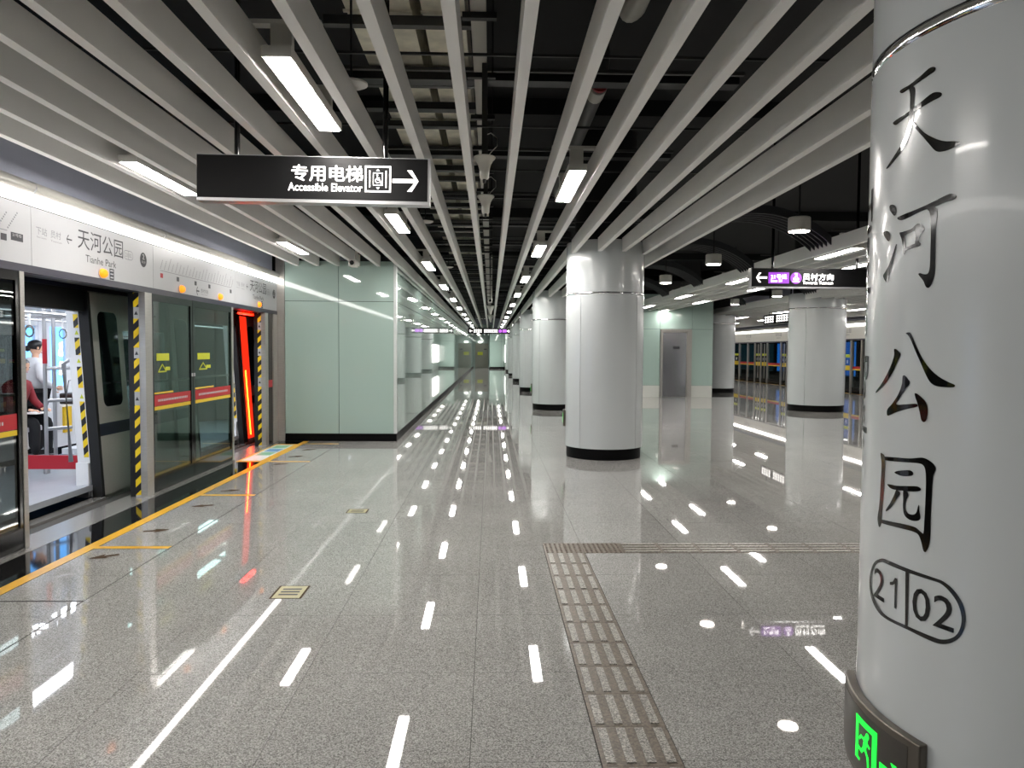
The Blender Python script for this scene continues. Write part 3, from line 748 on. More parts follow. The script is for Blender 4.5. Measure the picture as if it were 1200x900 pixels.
# lettering on the near column: outlines as (arc length, height) on its surface
CX, CY = COLS_L[0]
CHARS = {"天":[[[[-0.8754,2.2485],[-0.869,2.252],[-0.8328,2.2526],[-0.7909,2.2617],[-0.7674,2.2695],[-0.7539,2.2701],[-0.744,2.2638],[-0.7468,2.2571],[-0.7622,2.2536],[-0.8106,2.2451],[-0.8438,2.2417],[-0.8653,2.2414]]],[[[-0.8353,2.2462],[-0.8186,2.2442],[-0.8112,2.2333],[-0.8129,2.2114],[-0.8145,2.1865],[-0.815,2.1612],[-0.8196,2.1406],[-0.8323,2.1148],[-0.855,2.0913],[-0.8869,2.0731],[-0.9281,2.0594],[-0.9368,2.0603],[-0.9053,2.0777],[-0.8744,2.0963],[-0.8502,2.1197],[-0.8366,2.1455],[-0.831,2.1732],[-0.8293,2.1984],[-0.8306,2.2281]]],[[[-0.9054,2.175],[-0.8959,2.1778],[-0.847,2.1818],[-0.8188,2.186],[-0.7931,2.1925],[-0.7648,2.2014],[-0.747,2.2045],[-0.7276,2.1984],[-0.7225,2.1923],[-0.7272,2.1871],[-0.7463,2.185],[-0.778,2.1806],[-0.813,2.1769],[-0.8525,2.1705],[-0.8847,2.1651],[-0.8991,2.1685]]],[[[-0.8173,2.1509],[-0.8064,2.1441],[-0.7754,2.1137],[-0.7428,2.0908],[-0.713,2.0754],[-0.6781,2.066],[-0.6662,2.0593],[-0.674,2.0554],[-0.7003,2.0505],[-0.7244,2.0518],[-0.7372,2.0577],[-0.7508,2.0717],[-0.7748,2.0993],[-0.8005,2.1261],[-0.8143,2.1427]]]],"河":[[[[-0.9114,1.9523],[-0.9023,1.9545],[-0.8861,1.9502],[-0.8766,1.9401],[-0.8779,1.9252],[-0.8846,1.9218],[-0.8973,1.9305],[-0.9093,1.9423]]],[[[-0.9436,1.8847],[-0.9305,1.8878],[-0.9122,1.883],[-0.9031,1.8719],[-0.9061,1.8581],[-0.9139,1.8577],[-0.9293,1.8681],[-0.9404,1.8776]]],[[[-0.8719,1.8445],[-0.8697,1.8415],[-0.8836,1.806],[-0.8964,1.7767],[-0.9123,1.7453],[-0.9205,1.7472],[-0.9378,1.7653],[-0.9279,1.7741],[-0.9048,1.7931],[-0.8877,1.818]]],[[[-0.8707,1.9136],[-0.8592,1.9162],[-0.7972,1.9219],[-0.7499,1.9295],[-0.7122,1.9384],[-0.6927,1.9424],[-0.6793,1.9392],[-0.6735,1.9323],[-0.6778,1.9276],[-0.7037,1.924],[-0.7364,1.9182],[-0.7771,1.9147],[-0.8288,1.9053],[-0.8493,1.904],[-0.8652,1.9082]]],[[[-0.7585,1.9186],[-0.7474,1.9212],[-0.732,1.9157],[-0.7266,1.9059],[-0.7282,1.8797],[-0.7288,1.8268],[-0.7277,1.7736],[-0.7292,1.7453],[-0.7378,1.7229],[-0.7464,1.7164],[-0.7546,1.7207],[-0.763,1.7358],[-0.7804,1.7544],[-0.7757,1.7569],[-0.7614,1.7526],[-0.7487,1.7536],[-0.7439,1.7681],[-0.7433,1.8109],[-0.7439,1.8645],[-0.7465,1.8969],[-0.7514,1.9102]]],[[[-0.8583,1.8716],[-0.8478,1.8723],[-0.8109,1.8747],[-0.7981,1.8819],[-0.7856,1.8846],[-0.7709,1.8776],[-0.7644,1.8694],[-0.7693,1.8611],[-0.7794,1.8517],[-0.7814,1.8393],[-0.7752,1.8312],[-0.7784,1.8269],[-0.8035,1.824],[-0.8307,1.8201],[-0.8349,1.8114],[-0.841,1.8159],[-0.8431,1.8349],[-0.8488,1.8544]],[[-0.8354,1.8618],[-0.7976,1.869],[-0.7934,1.8538],[-0.7957,1.8351],[-0.8311,1.8288]]]],"公":[[[[-0.8679,1.5617],[-0.8582,1.5617],[-0.8391,1.5503],[-0.8389,1.5447],[-0.8503,1.5294],[-0.8715,1.4983],[-0.9062,1.4679],[-0.9574,1.4404],[-0.9677,1.4402],[-0.9308,1.4648],[-0.8999,1.4935],[-0.8763,1.5251],[-0.8672,1.5464]]],[[[-0.8201,1.6036],[-0.8049,1.6051],[-0.7967,1.5968],[-0.7779,1.5671],[-0.7578,1.538],[-0.7345,1.513],[-0.7086,1.4941],[-0.6806,1.481],[-0.6625,1.4737],[-0.6653,1.4687],[-0.6917,1.4675],[-0.716,1.4696],[-0.731,1.4772],[-0.7425,1.4912],[-0.7619,1.5233],[-0.7824,1.5561],[-0.8016,1.5876],[-0.8127,1.599]]],[[[-0.8276,1.4901],[-0.8192,1.4923],[-0.8007,1.478],[-0.8004,1.4705],[-0.8149,1.4568],[-0.8367,1.431],[-0.8512,1.414],[-0.8078,1.4171],[-0.7722,1.4203],[-0.7695,1.4138],[-0.8073,1.4047],[-0.8533,1.3916],[-0.8865,1.3803],[-0.8939,1.3824],[-0.8932,1.3962],[-0.8707,1.4134],[-0.8432,1.442],[-0.8296,1.4693]]],[[[-0.7806,1.4474],[-0.7708,1.4461],[-0.7493,1.4328],[-0.7389,1.4189],[-0.7369,1.401],[-0.7406,1.3807],[-0.748,1.3753],[-0.7555,1.3794],[-0.7618,1.399],[-0.7698,1.4204],[-0.7787,1.4383]]]],"园":[[[[-0.9235,1.2714],[-0.9177,1.2733],[-0.899,1.266],[-0.8973,1.2071],[-0.9009,1.159],[-0.906,1.1103],[-0.9082,1.0779],[-0.9173,1.0646],[-0.9243,1.0682],[-0.9309,1.0889],[-0.9233,1.1226],[-0.9184,1.1836],[-0.916,1.2438]]],[[[-0.9107,1.2644],[-0.899,1.266],[-0.8477,1.2712],[-0.7914,1.2761],[-0.7528,1.2837],[-0.737,1.2829],[-0.7174,1.2748],[-0.7078,1.2636],[-0.7103,1.2524],[-0.7141,1.241],[-0.7166,1.1936],[-0.7177,1.1426],[-0.7173,1.0846],[-0.7223,1.0578],[-0.7314,1.0438],[-0.7372,1.0467],[-0.7447,1.067],[-0.7545,1.0831],[-0.7689,1.0872],[-0.8048,1.0863],[-0.8516,1.0831],[-0.9083,1.0799],[-0.9072,1.0881],[-0.8521,1.0946],[-0.8053,1.0995],[-0.7646,1.1001],[-0.7457,1.0926],[-0.7388,1.0905],[-0.7369,1.124],[-0.7354,1.1792],[-0.7361,1.2339],[-0.7405,1.2587],[-0.7499,1.2665],[-0.7711,1.2671],[-0.8292,1.2616],[-0.9062,1.2563]]],[[[-0.8508,1.2296],[-0.8399,1.2351],[-0.8113,1.2416],[-0.7876,1.2452],[-0.7774,1.2401],[-0.7796,1.2335],[-0.7999,1.2279],[-0.8218,1.2254],[-0.8426,1.227]]],[[[-0.8825,1.1919],[-0.8701,1.1941],[-0.8381,1.1959],[-0.7885,1.2039],[-0.7616,1.2075],[-0.7498,1.203],[-0.7542,1.197],[-0.7779,1.1916],[-0.8258,1.1855],[-0.8563,1.183],[-0.8731,1.1858]]],[[[-0.8406,1.1839],[-0.8256,1.1809],[-0.8242,1.1755],[-0.8366,1.1616],[-0.8573,1.1362],[-0.8802,1.1185],[-0.8874,1.1182],[-0.8675,1.1419],[-0.8492,1.1688]]],[[[-0.8118,1.1873],[-0.7983,1.1879],[-0.7927,1.1795],[-0.7999,1.1631],[-0.8018,1.1438],[-0.7934,1.1323],[-0.7756,1.1312],[-0.7637,1.1386],[-0.7582,1.1564],[-0.7551,1.1607],[-0.7532,1.1463],[-0.7493,1.1287],[-0.7536,1.1211],[-0.77,1.1156],[-0.7901,1.1161],[-0.8053,1.1241],[-0.8115,1.1418],[-0.8114,1.1646]]]],"pill":[[[[-0.9044,0.9798],[-0.8805,0.9848],[-0.7901,0.9858],[-0.699,0.9858],[-0.6753,0.9836],[-0.6487,0.9698],[-0.6267,0.9445],[-0.6182,0.9156],[-0.6197,0.8871],[-0.6309,0.8588],[-0.6517,0.8374],[-0.6738,0.8266],[-0.6974,0.8228],[-0.7836,0.8248],[-0.8723,0.8219],[-0.9103,0.8265],[-0.9523,0.8468],[-0.9727,0.8774],[-0.9713,0.9193],[-0.9449,0.9576]],[[-0.8984,0.9719],[-0.8836,0.9737],[-0.7949,0.975],[-0.7027,0.9775],[-0.6827,0.976],[-0.6595,0.9631],[-0.6388,0.9409],[-0.6284,0.9124],[-0.629,0.8876],[-0.6381,0.8634],[-0.6556,0.8467],[-0.678,0.837],[-0.6978,0.8354],[-0.784,0.8342],[-0.8625,0.8313],[-0.903,0.8391],[-0.9435,0.8621],[-0.9604,0.8895],[-0.9576,0.9233],[-0.9309,0.9575]]],[[[-0.795,0.9787],[-0.7826,0.9793],[-0.7813,0.8313],[-0.7906,0.831]]]]}
def wrap(vf, name, mat, parent, lift=0.0015, cx=CX, cy=CY, r=RL, step=0.015, thick=0.0):
    bm = bmesh.new()
    need = {i for q in vf[1] for i in q}
    vs = [bm.verts.new((p[0], 0, p[1])) if i in need else None for i, p in enumerate(vf[0])]
    for f in vf[1]:
        try: bm.faces.new([vs[i] for i in f])
        except ValueError: pass
    xs_ = [p[0] for p in vf[0]]
    x = min(xs_) + step
    while x < max(xs_):
        bmesh.ops.bisect_plane(bm, geom=bm.verts[:] + bm.edges[:] + bm.faces[:], plane_co=(x, 0, 0), plane_no=(1, 0, 0)); x += step
    off = WLOC[parent.name]
    R = r + lift
    for v in bm.verts:
        a = v.co.x / r
        v.co = Vector((cx + R * math.sin(a), cy - R * math.cos(a), v.co.z)) - off
    for f in bm.faces:
        n = f.normal if f.normal.length else None
        f.normal_update()
        c = f.calc_center_median() + off
        if f.normal.dot(Vector((c.x - cx, c.y - cy, 0))) < 0: f.normal_flip()
    me = bpy.data.meshes.new(name); bm.to_mesh(me); bm.free()
    me.materials.append(M[mat]); o = bpy.data.objects.new(name, me); COL.objects.link(o); o.parent = parent
    WLOC[o.name] = off
    return o
def smooth_ring(r, n=4):
    out = []; m = len(r)
    if m < 6: return r
    P = [Vector(p) for p in r]
    for i in range(m):
        p0, p1, p2, p3 = P[i - 1], P[i], P[(i + 1) % m], P[(i + 2) % m]
        L = (p2 - p1).length or 1e-6
        t1 = (p2 - p0) / max((p2 - p1).length + (p1 - p0).length, 1e-6) * L
        t2 = (p3 - p1) / max((p3 - p2).length + (p2 - p1).length, 1e-6) * L
        for k in range(n):
            t = k / n; a = t * t * (3 - 2 * t)
            q = p1 * (1 - a) + p2 * a + t1 * (t * (1 - t) ** 2) - t2 * (t * t * (1 - t))
            out.append((q.x, q.y))
    return out
for key, nm in (('天', 'letter'), ('河', 'letter'), ('公', 'letter'), ('园', 'letter'), ('pill', 'number_badge')):
    vs, fs = [], []
    for part in CHARS[key]:
        v, f = tess([smooth_ring(r_) for r_ in part]); k = len(vs); vs += v; fs += [tuple(i + k for i in q) for q in f]
    if key == 'pill':
        v, f = tess([[(-0.8355, 0.947), (-0.8265, 0.947), (-0.8265, 0.8645), (-0.8355, 0.8645), (-0.8355, 0.930), (-0.845, 0.924), (-0.857, 0.921), (-0.857, 0.929), (-0.844, 0.934)]]); k = len(vs); vs += v; fs += [tuple(i + k for i in q) for q in f]
        for body, x0, x1, z0, z1 in (('2', -0.944, -0.8815, 0.863, 0.9475), ('0', -0.7676, -0.711, 0.8625, 0.9465), ('2', -0.7025, -0.646, 0.864, 0.947)):
            v, f = fit(text2d(body, 0.004), x0, x1, z0, z1); k = len(vs); vs += v; fs += [tuple(i + k for i in q) for q in f]
    wrap((vs, fs), nm, 'letter_black', CT[0])
# the English name runs down the column's left edge, letters turned on their side
v, f = text2d('Tianhe Park', 0.008)
h_ = max(p[1] for p in v)
sc = 0.112 / h_
ve = [(-1.045 - (h_ - p[1]) * sc, 2.03 - p[0] * sc * 0.98) for p in v]
space = max((b_[0] - a_[0], (a_[0] + b_[0]) / 2) for a_, b_ in zip(sorted(v), sorted(v)[1:]))[1]
for keep in (True, False):
    wrap((ve, [q for q in f if (v[q[0]][0] < space) == keep]), 'letter', 'letter_black', CT[0])

def exit_sign(parent_loc, cx, cy, r, s0, s1, z0, z1, label, man=True, dirn=1):
    t = thing('exit_sign', label, 'exit sign', parent_loc, 'green exit signs')
    a0, a1 = s0 / r, s1 / r
    build(arc_panel(cx, cy, r + 0.03, a0, a1, z0, z1, 0.028, 16), 'case', 'gunmetal', t, smooth=0.5, bevel=0.004)
    fw = (s1 - s0)
    build(arc_panel(cx, cy, r + 0.0315, a0 + 0.012 / r, a1 - 0.035 / r, z0 + 0.02, z1 - 0.02, 0.002, 16), 'face', 'dark_steel', t, smooth=0.5)
    H = z1 - z0
    zc = (z0 + z1) / 2
    sx = s0 + fw * 0.44; hh = H * 0.50; ww = hh * 0.95
    x0, x1, b0, b1 = sx, sx + ww * 1.1, zc - hh * 0.62, zc + hh * 0.62
    vs, fs = [], []
    def put(vf):
        k = len(vs); vs.extend(vf[0]); fs.extend([tuple(i + k for i in q) for q in vf[1]])
    put(rect2(x0, x1, b1 - 0.018, b1)); put(rect2(x0, x0 + 0.018, b0 + 0.015, b1)); put(rect2(x1 - 0.022, x1, b0 - 0.004, b1)); put(rect2(x0, x0 + 0.03, b0 + 0.012, b0 + 0.02))
    px, pz = (x0 + x1) / 2, (b0 + b1) / 2
    put(disc2(px + 0.012, b1 - 0.034, 0.009, 12))
    put(stroke2([(px + 0.004, b1 - 0.05), (px - 0.002, pz - 0.005)], 0.019))
    put(stroke2([(px + 0.006, b1 - 0.053), (px - 0.022, b1 - 0.05), (px - 0.032, pz + 0.008)], 0.008))
    put(stroke2([(px + 0.004, b1 - 0.053), (px + 0.022, pz + 0.008)], 0.008))
    put(stroke2([(px - 0.002, pz - 0.005), (px - 0.018, pz - 0.022), (px - 0.038, pz - 0.02)], 0.010))
    put(stroke2([(px, pz - 0.005), (px + 0.016, pz - 0.025), (px + 0.022, b0 + 0.004)], 0.010))
    put(arrow2(x1 + 0.05, zc - hh * 0.1, 0.075, 0.06, 1, 0.018))
    if len(vs): wrap((vs, fs), 'pictogram', 'exit_green', t, 0.0325, cx, cy, r)
    return t
exit_sign((CX, CY, 0), CX, CY, RL, -1.165, -0.705, 0.335, 0.556, 'curved steel exit sign with green running figure on the lettered column')
def small_exit(c, ang, lb):
    a = math.radians(ang)
    t = thing('exit_sign', lb, 'exit sign', (c[0], c[1], 0), 'green exit signs')
    build(arc_panel(c[0], c[1], RL + 0.035, a - 0.24, a + 0.24, 0.44, 0.68, 0.033, 8), 'case', 'gunmetal', t, smooth=0.5)
    build(arc_panel(c[0], c[1], RL + 0.037, a - 0.13, a + 0.13, 0.49, 0.63, 0.002, 8), 'pictogram', 'exit_green', t, smooth=0.5)
small_exit(COLS_L[1], -101, 'green exit sign low on the left side of the middle column')
small_exit(COLS_L[2], -98, 'tiny green exit sign on the column behind the middle one')

# ------------------------------------------------------------------ hanging signs
def hang(x, y, z, zt, t, r=0.018):
    build(MB().tube([(x, y, z), (x, y, zt)], r, 10), 'hanger_pole', 'black_gloss', t, smooth=True)
s1 = thing('hanging_sign', 'black hanging sign with white lift symbol and arrow pointing right', 'sign', (-1.155, 5.0, 2.65))
X0, X1, Z0, Z1, YS = -0.742, 0.742, -0.145, 0.145, 0.0
def local_box(mb, *a): return mb.box(*a)
def sbuild(mb, name, mat, t, **k):
    # build in the sign's own frame (origin at the sign)
    o = WLOC[t.name]
    return build(mb.map(lambda p: p + o), name, mat, t, **k)
sbuild(MB().box(X0, X1, 0.0, 0.10, -0.128, 0.145), 'case', 'sign_black', s1)
sbuild(MB().box(X0, X1 + 0.002, -0.003, 0.103, -0.148, -0.128), 'bottom_trim', 'aluminium', s1)
sbuild(MB().box(X1, X1 + 0.012, -0.003, 0.103, -0.148, 0.147), 'end_trim', 'aluminium', s1)
sbuild(MB().box(X0, X1, -0.002, 0.102, 0.145, 0.149), 'top_trim', 'aluminium', s1)
W = X1 - X0
def sp(vf, name='lettering', t=s1, mat='sign_white', y=-0.003):
    return sbuild(on_plane(MB(), vf, (0, y, 0), (1, 0, 0), (0, 0, 1)), name, mat, t)
uz = lambda f_: 0.145 - f_ * 0.273
ux = lambda f_: X0 + f_ * W
sp(fit(text2d('专用电梯', 0.009), ux(.408), ux(.718), uz(.57), uz(.19)))
sp(fit(text2d('Accessible Elevator', 0.005), ux(.394), ux(.716), uz(.80), uz(.615)))
vs, fs = [], []
def put(vf):
    k = len(vs); vs.extend(vf[0]); fs.extend([tuple(i + k for i in q) for q in vf[1]])
ix0, ix1, iz0, iz1 = ux(.726), ux(.84), uz(.80), uz(.18)
put(ring2(ix0, ix1, iz0, iz1, 0.011))
put(rect2(ix0 + 0.028, ix0 + 0.036, iz0 + 0.03, iz1 - 0.03)); put(rect2(ix1 - 0.036, ix1 - 0.028, iz0 + 0.03, iz1 - 0.03))
mx, mz = (ix0 + ix1) / 2, (iz0 + iz1) / 2
put(ring2(mx - 0.032, mx + 0.032, mz - 0.042, mz + 0.042, 0.005))
put(disc2(mx - 0.004, mz + 0.026, 0.006, 10)); put(stroke2([(mx - 0.004, mz + 0.016), (mx - 0.002, mz - 0.004), (mx + 0.012, mz - 0.004), (mx + 0.019, mz - 0.026)], 0.006))
put(stroke2([(mx - 0.012, mz + 0.002), (mx - 0.017, mz - 0.012), (mx - 0.008, mz - 0.024), (mx + 0.006, mz - 0.022)], 0.005)); put(stroke2([(mx - 0.003, mz + 0.008), (mx + 0.01, mz + 0.008)], 0.005))
put(tess([[(mx - 0.012, mz + 0.052), (mx + 0.012, mz + 0.052), (mx, mz + 0.066)]])); put(tess([[(mx + 0.012, mz - 0.052), (mx - 0.012, mz - 0.052), (mx, mz - 0.066)]]))
sp((vs, fs), 'lift_symbol')
sp(arrow2(ux(.903), (uz(.27) + uz(.77)) / 2, ux(.96) - ux(.847), uz(.27) - uz(.77), 1, 0.026), 'arrow')
sbuild(MB().tube([(-0.5, 0.05, 0.14), (-0.5, 0.05, 2.0)], 0.018, 10), 'hanger_pole', 'black_gloss', s1, smooth=True)
sbuild(MB().tube([(0.46, 0.05, 0.14), (0.46, 0.05, 1.405)], 0.018, 10), 'hanger_pole', 'black_gloss', s1, smooth=True)
s1.rotation_euler = (0, math.radians(0.55), 0)

s2 = thing('hanging_sign', 'black hanging sign with purple line badge and arrow pointing left', 'sign', (3.86, 11.2, 2.655))
sbuild(MB().box(0, 1.95, 0.0, 0.11, -0.125, 0.145), 'case', 'sign_black', s2)
sbuild(MB().box(0, 1.95, -0.003, 0.113, -0.146, -0.125), 'bottom_trim', 'aluminium', s2)
sbuild(MB().box(-0.012, 0, -0.003, 0.113, -0.146, 0.147), 'end_trim', 'aluminium', s2)
pxm = 0.001678
u2 = lambda p: (p - 160) * pxm
z2 = lambda p: 0.145 - (p - 626) * pxm * 0.95
sp(arrow2((u2(200) + u2(298)) / 2, z2(713), u2(298) - u2(200), z2(668) - z2(758), -1, 0.03), 'arrow', s2)
sp(rect2(u2(310), u2(495), z2(766), z2(663)), 'line_badge', s2, 'sign_purple')
sp(fit(text2d('21号线', 0.006), u2(332), u2(473), z2(724), z2(682)), 'lettering', s2, y=-0.005)
sp(fit(text2d('Line 21', 0.006), u2(332), u2(430), z2(752), z2(730)), 'lettering', s2, y=-0.005)
sp(disc2(u2(556), z2(715), 51 * pxm, 28), 'platform_badge', s2, 'sign_purple')
sp(fit(text2d('2', 0.006), u2(542), u2(570), z2(704), z2(670)), 'lettering', s2, y=-0.005)
sp(fit(text2d('站台', 0.006), u2(530), u2(583), z2(734), z2(711)), 'lettering', s2, y=-0.005)
sp(fit(text2d('Platform', 0.006), u2(526), u2(588), z2(752), z2(741)), 'lettering', s2, y=-0.005)
sp(fit(text2d('员村方向', 0.006), u2(617), u2(892), z2(734), z2(672)), 'lettering', s2)
sp(fit(text2d('Towards Yuancun', 0.006), u2(617), u2(887), z2(771), z2(742)), 'lettering', s2)
for hx in (0.33, 1.6):
    sbuild(MB().tube([(hx, 0.05, 0.14), (hx, 0.05, 2.0)], 0.02, 10), 'hanger_pole', 'black_gloss', s2, smooth=True)

# far sign across the aisle
s3 = thing('hanging_sign', 'long black lit sign hanging across the far end of the aisle', 'sign', (-0.06, 41.0, 2.62))
sbuild(MB().box(-1.15, 1.1, 0.0, 0.12, -0.15, 0.16), 'case', 'sign_black', s3)
def glyphs(t, x0, x1, z0, z1, mat, n, y=-0.004):
    mb = MB(); w = (x1 - x0) / n
    for k in range(n):
        a = x0 + k * w
        for vf in (rect2(a + w * .1, a + w * .85, z0 + (z1 - z0) * .78, z1), rect2(a + w * .1, a + w * .85, z0, z0 + (z1 - z0) * .2), rect2(a + w * .38, a + w * .58, z0, z1), rect2(a + w * .1, a + w * .8, z0 + (z1 - z0) * .4, z0 + (z1 - z0) * .58)):
            on_plane(mb, vf, (0, y, 0), (1, 0, 0), (0, 0, 1))
    o = sbuild(mb, 'lettering', mat, t); o['kind'] = 'stuff'
sp(arrow2(-1.0, 0.0, 0.16, 0.14, -1, 0.04), 'arrow', s3, y=-0.004)
glyphs(s3, -0.86, -0.4, -0.08, 0.08, 'sign_white', 4)
glyphs(s3, -0.3, 0.45, -0.08, 0.08, 'sign_white', 7)
sp(disc2(0.58, 0.0, 0.085), 'platform_badge', s3, 'sign_purple', y=-0.004)
sp(rect2(0.70, 0.92, -0.08, 0.08), 'line_badge', s3, 'sign_purple', y=-0.004)
sp(arrow2(1.01, 0.0, 0.13, 0.13, 1, 0.035), 'arrow', s3, y=-0.004)
for hx, hz in ((-0.8, 1.42), (0.8, 2.0)):
    sbuild(MB().tube([(hx, 0.06, 0.15), (hx, 0.06, hz)], 0.02, 8), 'hanger_pole', 'black_gloss', s3)
# sign facing sideways on the right platform
s4 = thing('hanging_sign', 'small black lit sign beside the thick right column', 'sign', (9.9, 26.2, 2.73))
sbuild(MB().box(0.0, 0.11, -1.9, 1.15, -0.165, 0.17), 'case', 'sign_black', s4)
def glyphs_y(t, y0, y1, z0, z1, n):
    mb = MB(); w = (y1 - y0) / n
    for k in range(n):
        a = y1 - (k + 1) * w
        for vf in (rect2(a + w * .15, a + w * .9, z0 + (z1 - z0) * .78, z1), rect2(a + w * .15, a + w * .9, z0, z0 + (z1 - z0) * .2), rect2(a + w * .4, a + w * .6, z0, z1), rect2(a + w * .15, a + w * .9, z0 + (z1 - z0) * .4, z0 + (z1 - z0) * .58)):
            on_plane(mb, vf, (-0.004, 0, 0), (0, 1, 0), (0, 0, 1))
    o = sbuild(mb, 'lettering', 'sign_white', t); o['kind'] = 'stuff'
glyphs_y(s4, 0.15, 1.05, -0.11, 0.11, 4); glyphs_y(s4, -1.75, -0.05, -0.11, 0.11, 8)
sbuild(MB().tube([(0.05, 0.7, 0.16), (0.05, 0.7, 2.0)], 0.02, 8), 'hanger_pole', 'black_gloss', s4)
sbuild(MB().tube([(0.05, -1.2, 0.16), (0.05, -1.2, 2.0)], 0.02, 8), 'hanger_pole', 'black_gloss', s4)

# ------------------------------------------------------------------ left platform screen doors
PX = -3.6
hd = thing('door_header', 'long white line-map fascia with light line above the left platform doors', 'platform door header', (PX, 6, 2.2))
for y0, y1 in ((YB, 6.094), (6.10, 8.247), (8.253, 10.847), (10.853, 13.06)):
    o = box('name_panel', 'panel_white', hd, PX - 0.03, PX, y0, y1, 2.195, 2.655)
box('lip', 'lip_navy', hd, PX - 0.10, PX + 0.004, YB, 13.06, 2.135, 2.195)
box('seam_strip', 'print_dark', hd, PX - 0.03, PX + 0.002, YB, 13.06, 2.655, 2.663)
build(MB().prism([(PX - 0.02, YB, 2.664), (PX + 0.012, YB, 2.668), (PX + 0.03, YB, 2.70), (PX + 0.03, YB, 2.742), (PX - 0.02, YB, 2.746)], (0, 13.04 - YB, 0)), 'light_tube', 'tube_glow', hd)
hoodp = [(PX - 0.06, 2.748), (PX + 0.024, 2.748), (PX + 0.042, 2.766), (PX + 0.05, 2.79), (PX + 0.042, 2.82), (PX + 0.01, 2.848), (PX - 0.06, 2.864)]
build(MB().prism([(x, YB, z) for x, z in hoodp], (0, 13.05 - YB, 0)), 'hood', 'hood_white', hd, smooth=0.6)
for y in (6.06, 8.42, 11.25):
    build(MB().tube([(PX + 0.02, y, 2.84), (PX + 0.062, y + 0.01, 2.825), (PX + 0.066, y + 0.012, 2.79), (PX + 0.036, y + 0.01, 2.735)], 0.006, 6), 'hook', 'panel_white', hd, smooth=True)
box('soffit_band', 'soffit_blue', hd, PX - 0.10, PX - 0.07, YB, 12.93, 2.862, 3.5)
box('header_box', 'black_paint', hd, PX - 0.30, PX - 0.032, YB, 13.05, 2.15, 2.85)
box('end_cap', 'panel_white', hd, PX - 0.04, PX + 0.03, 13.06, 13.09, 2.14, 2.86)
def hprint(vf, name, mat, lift=0.0012):
    # print on the fascia: first axis along the platform, second up
    return build(on_plane(MB(), vf, (PX + lift, 0, 0), (0, 1, 0), (0, 0, 1)), name, mat, NP)
pans = [o for o in hd.children if o.name.startswith('name_panel')]
def station(yo, full=True):
    k = 1.0
    hprint(fit(text2d('天河公园'), yo, yo + 0.815, 2.425, 2.598), 'lettering', 'print_dark')
    hprint(fit(text2d('Tianhe Park'), yo + 0.125, yo + 0.675, 2.318, 2.382), 'lettering', 'print_dark')
    hprint(fit(text2d('下站'), yo - 0.61, yo - 0.46, 2.452, 2.515), 'lettering', 'print_grey')
    hprint(fit(text2d('员村'), yo - 0.41, yo - 0.26, 2.452, 2.515), 'lettering', 'print_grey')
    hprint(fit(text2d('Next Station'), yo - 0.60, yo - 0.47, 2.425, 2.44), 'lettering', 'print_grey')
    hprint(fit(text2d('Yuancun'), yo - 0.41, yo - 0.25, 2.42, 2.437), 'lettering', 'print_grey')
    hprint(arrow2(yo - 0.135, 2.476, 0.085, 0.075, -1, 0.012), 'arrow', 'print_dark')
    p = 0.045; n = 10
    cyz = 2.475
    outer = [(yo + 0.875 + 0.0 + p * math.cos(a) , cyz + p * math.sin(a)) for a in [PI / 2 + PI * i / n for i in range(n + 1)]] + [(yo + 0.98 + p * math.cos(a), cyz + p * math.sin(a)) for a in [-PI / 2 + PI * i / n for i in range(n + 1)]]
    inner = [(yo + 0.875 + (p - 0.006) * math.cos(a), cyz + (p - 0.006) * math.sin(a)) for a in [PI / 2 + PI * i / n for i in range(n + 1)]] + [(yo + 0.98 + (p - 0.006) * math.cos(a), cyz + (p - 0.006) * math.sin(a)) for a in [-PI / 2 + PI * i / n for i in range(n + 1)]]
    hprint(tess([outer, inner]), 'number_badge', 'print_grey')
    hprint(rect2(yo + 0.924, yo + 0.93, cyz - p, cyz + p), 'number_badge', 'print_grey')
    hprint(fit(text2d('21'), yo + 0.86, yo + 0.915, cyz - 0.02, cyz + 0.02), 'lettering', 'print_grey')
    hprint(fit(text2d('02'), yo + 0.94, yo + 0.995, cyz - 0.02, cyz + 0.02), 'lettering', 'print_grey')
    hprint(disc2(yo + 1.25, 2.468, 0.075, 24), 'platform_badge', 'print_dark')
    hprint(fit(text2d('2', 0.02), yo + 1.225, yo + 1.275, 2.472, 2.527), 'lettering', 'panel_white', 0.002)
    hprint(fit(text2d('站台', 0.01), yo + 1.205, yo + 1.295, 2.432, 2.462), 'lettering', 'panel_white', 0.002)
    hprint(rect2(yo + 0.545, yo + 0.63, 2.20, 2.305), 'door_number_plate', 'print_dark')
    for kk in range(3):
        hprint(rect2(yo + 0.56, yo + 0.615, 2.216 + kk * 0.032, 2.229 + kk * 0.032), 'print_mark', 'panel_white', 0.002)
NP = pans[1]; station(6.77)
NP = pans[3]; station(11.52)
def routemap(y0, y1, zb, slope):
    mb = MB(); n = 24
    on_plane(mb, rect2(y0, y1, zb, zb + 0.006), (PX + 0.0012, 0, 0), (0, 1, 0), (0, 0, 1))
    for i in range(n):
        y = y0 + (y1 - y0) * i / (n - 1)
        L = 0.10 + 0.07 * random.random()
        for j in range(int(L / 0.018)):
            a = j * 0.018
            on_plane(mb, rect2(y + a * slope, y + a * slope + 0.016, zb + 0.02 + a, zb + 0.032 + a), (PX + 0.0012, 0, 0), (0, 1, 0), (0, 0, 1))
    o = build(mb, 'route_map', 'print_grey', NP); o['kind'] = 'stuff'
    for i, q in enumerate((0.0, 0.19, 0.42, 0.62, 0.97)):
        yy = y0 + (y1 - y0) * q
        hprint(rect2(yy, yy + 0.07, zb - 0.075, zb - 0.025), 'line_tag', 'print_red' if i == 0 else 'print_dark')
NP = pans[2]
routemap(8.42, 10.70, 2.40, 0.6)
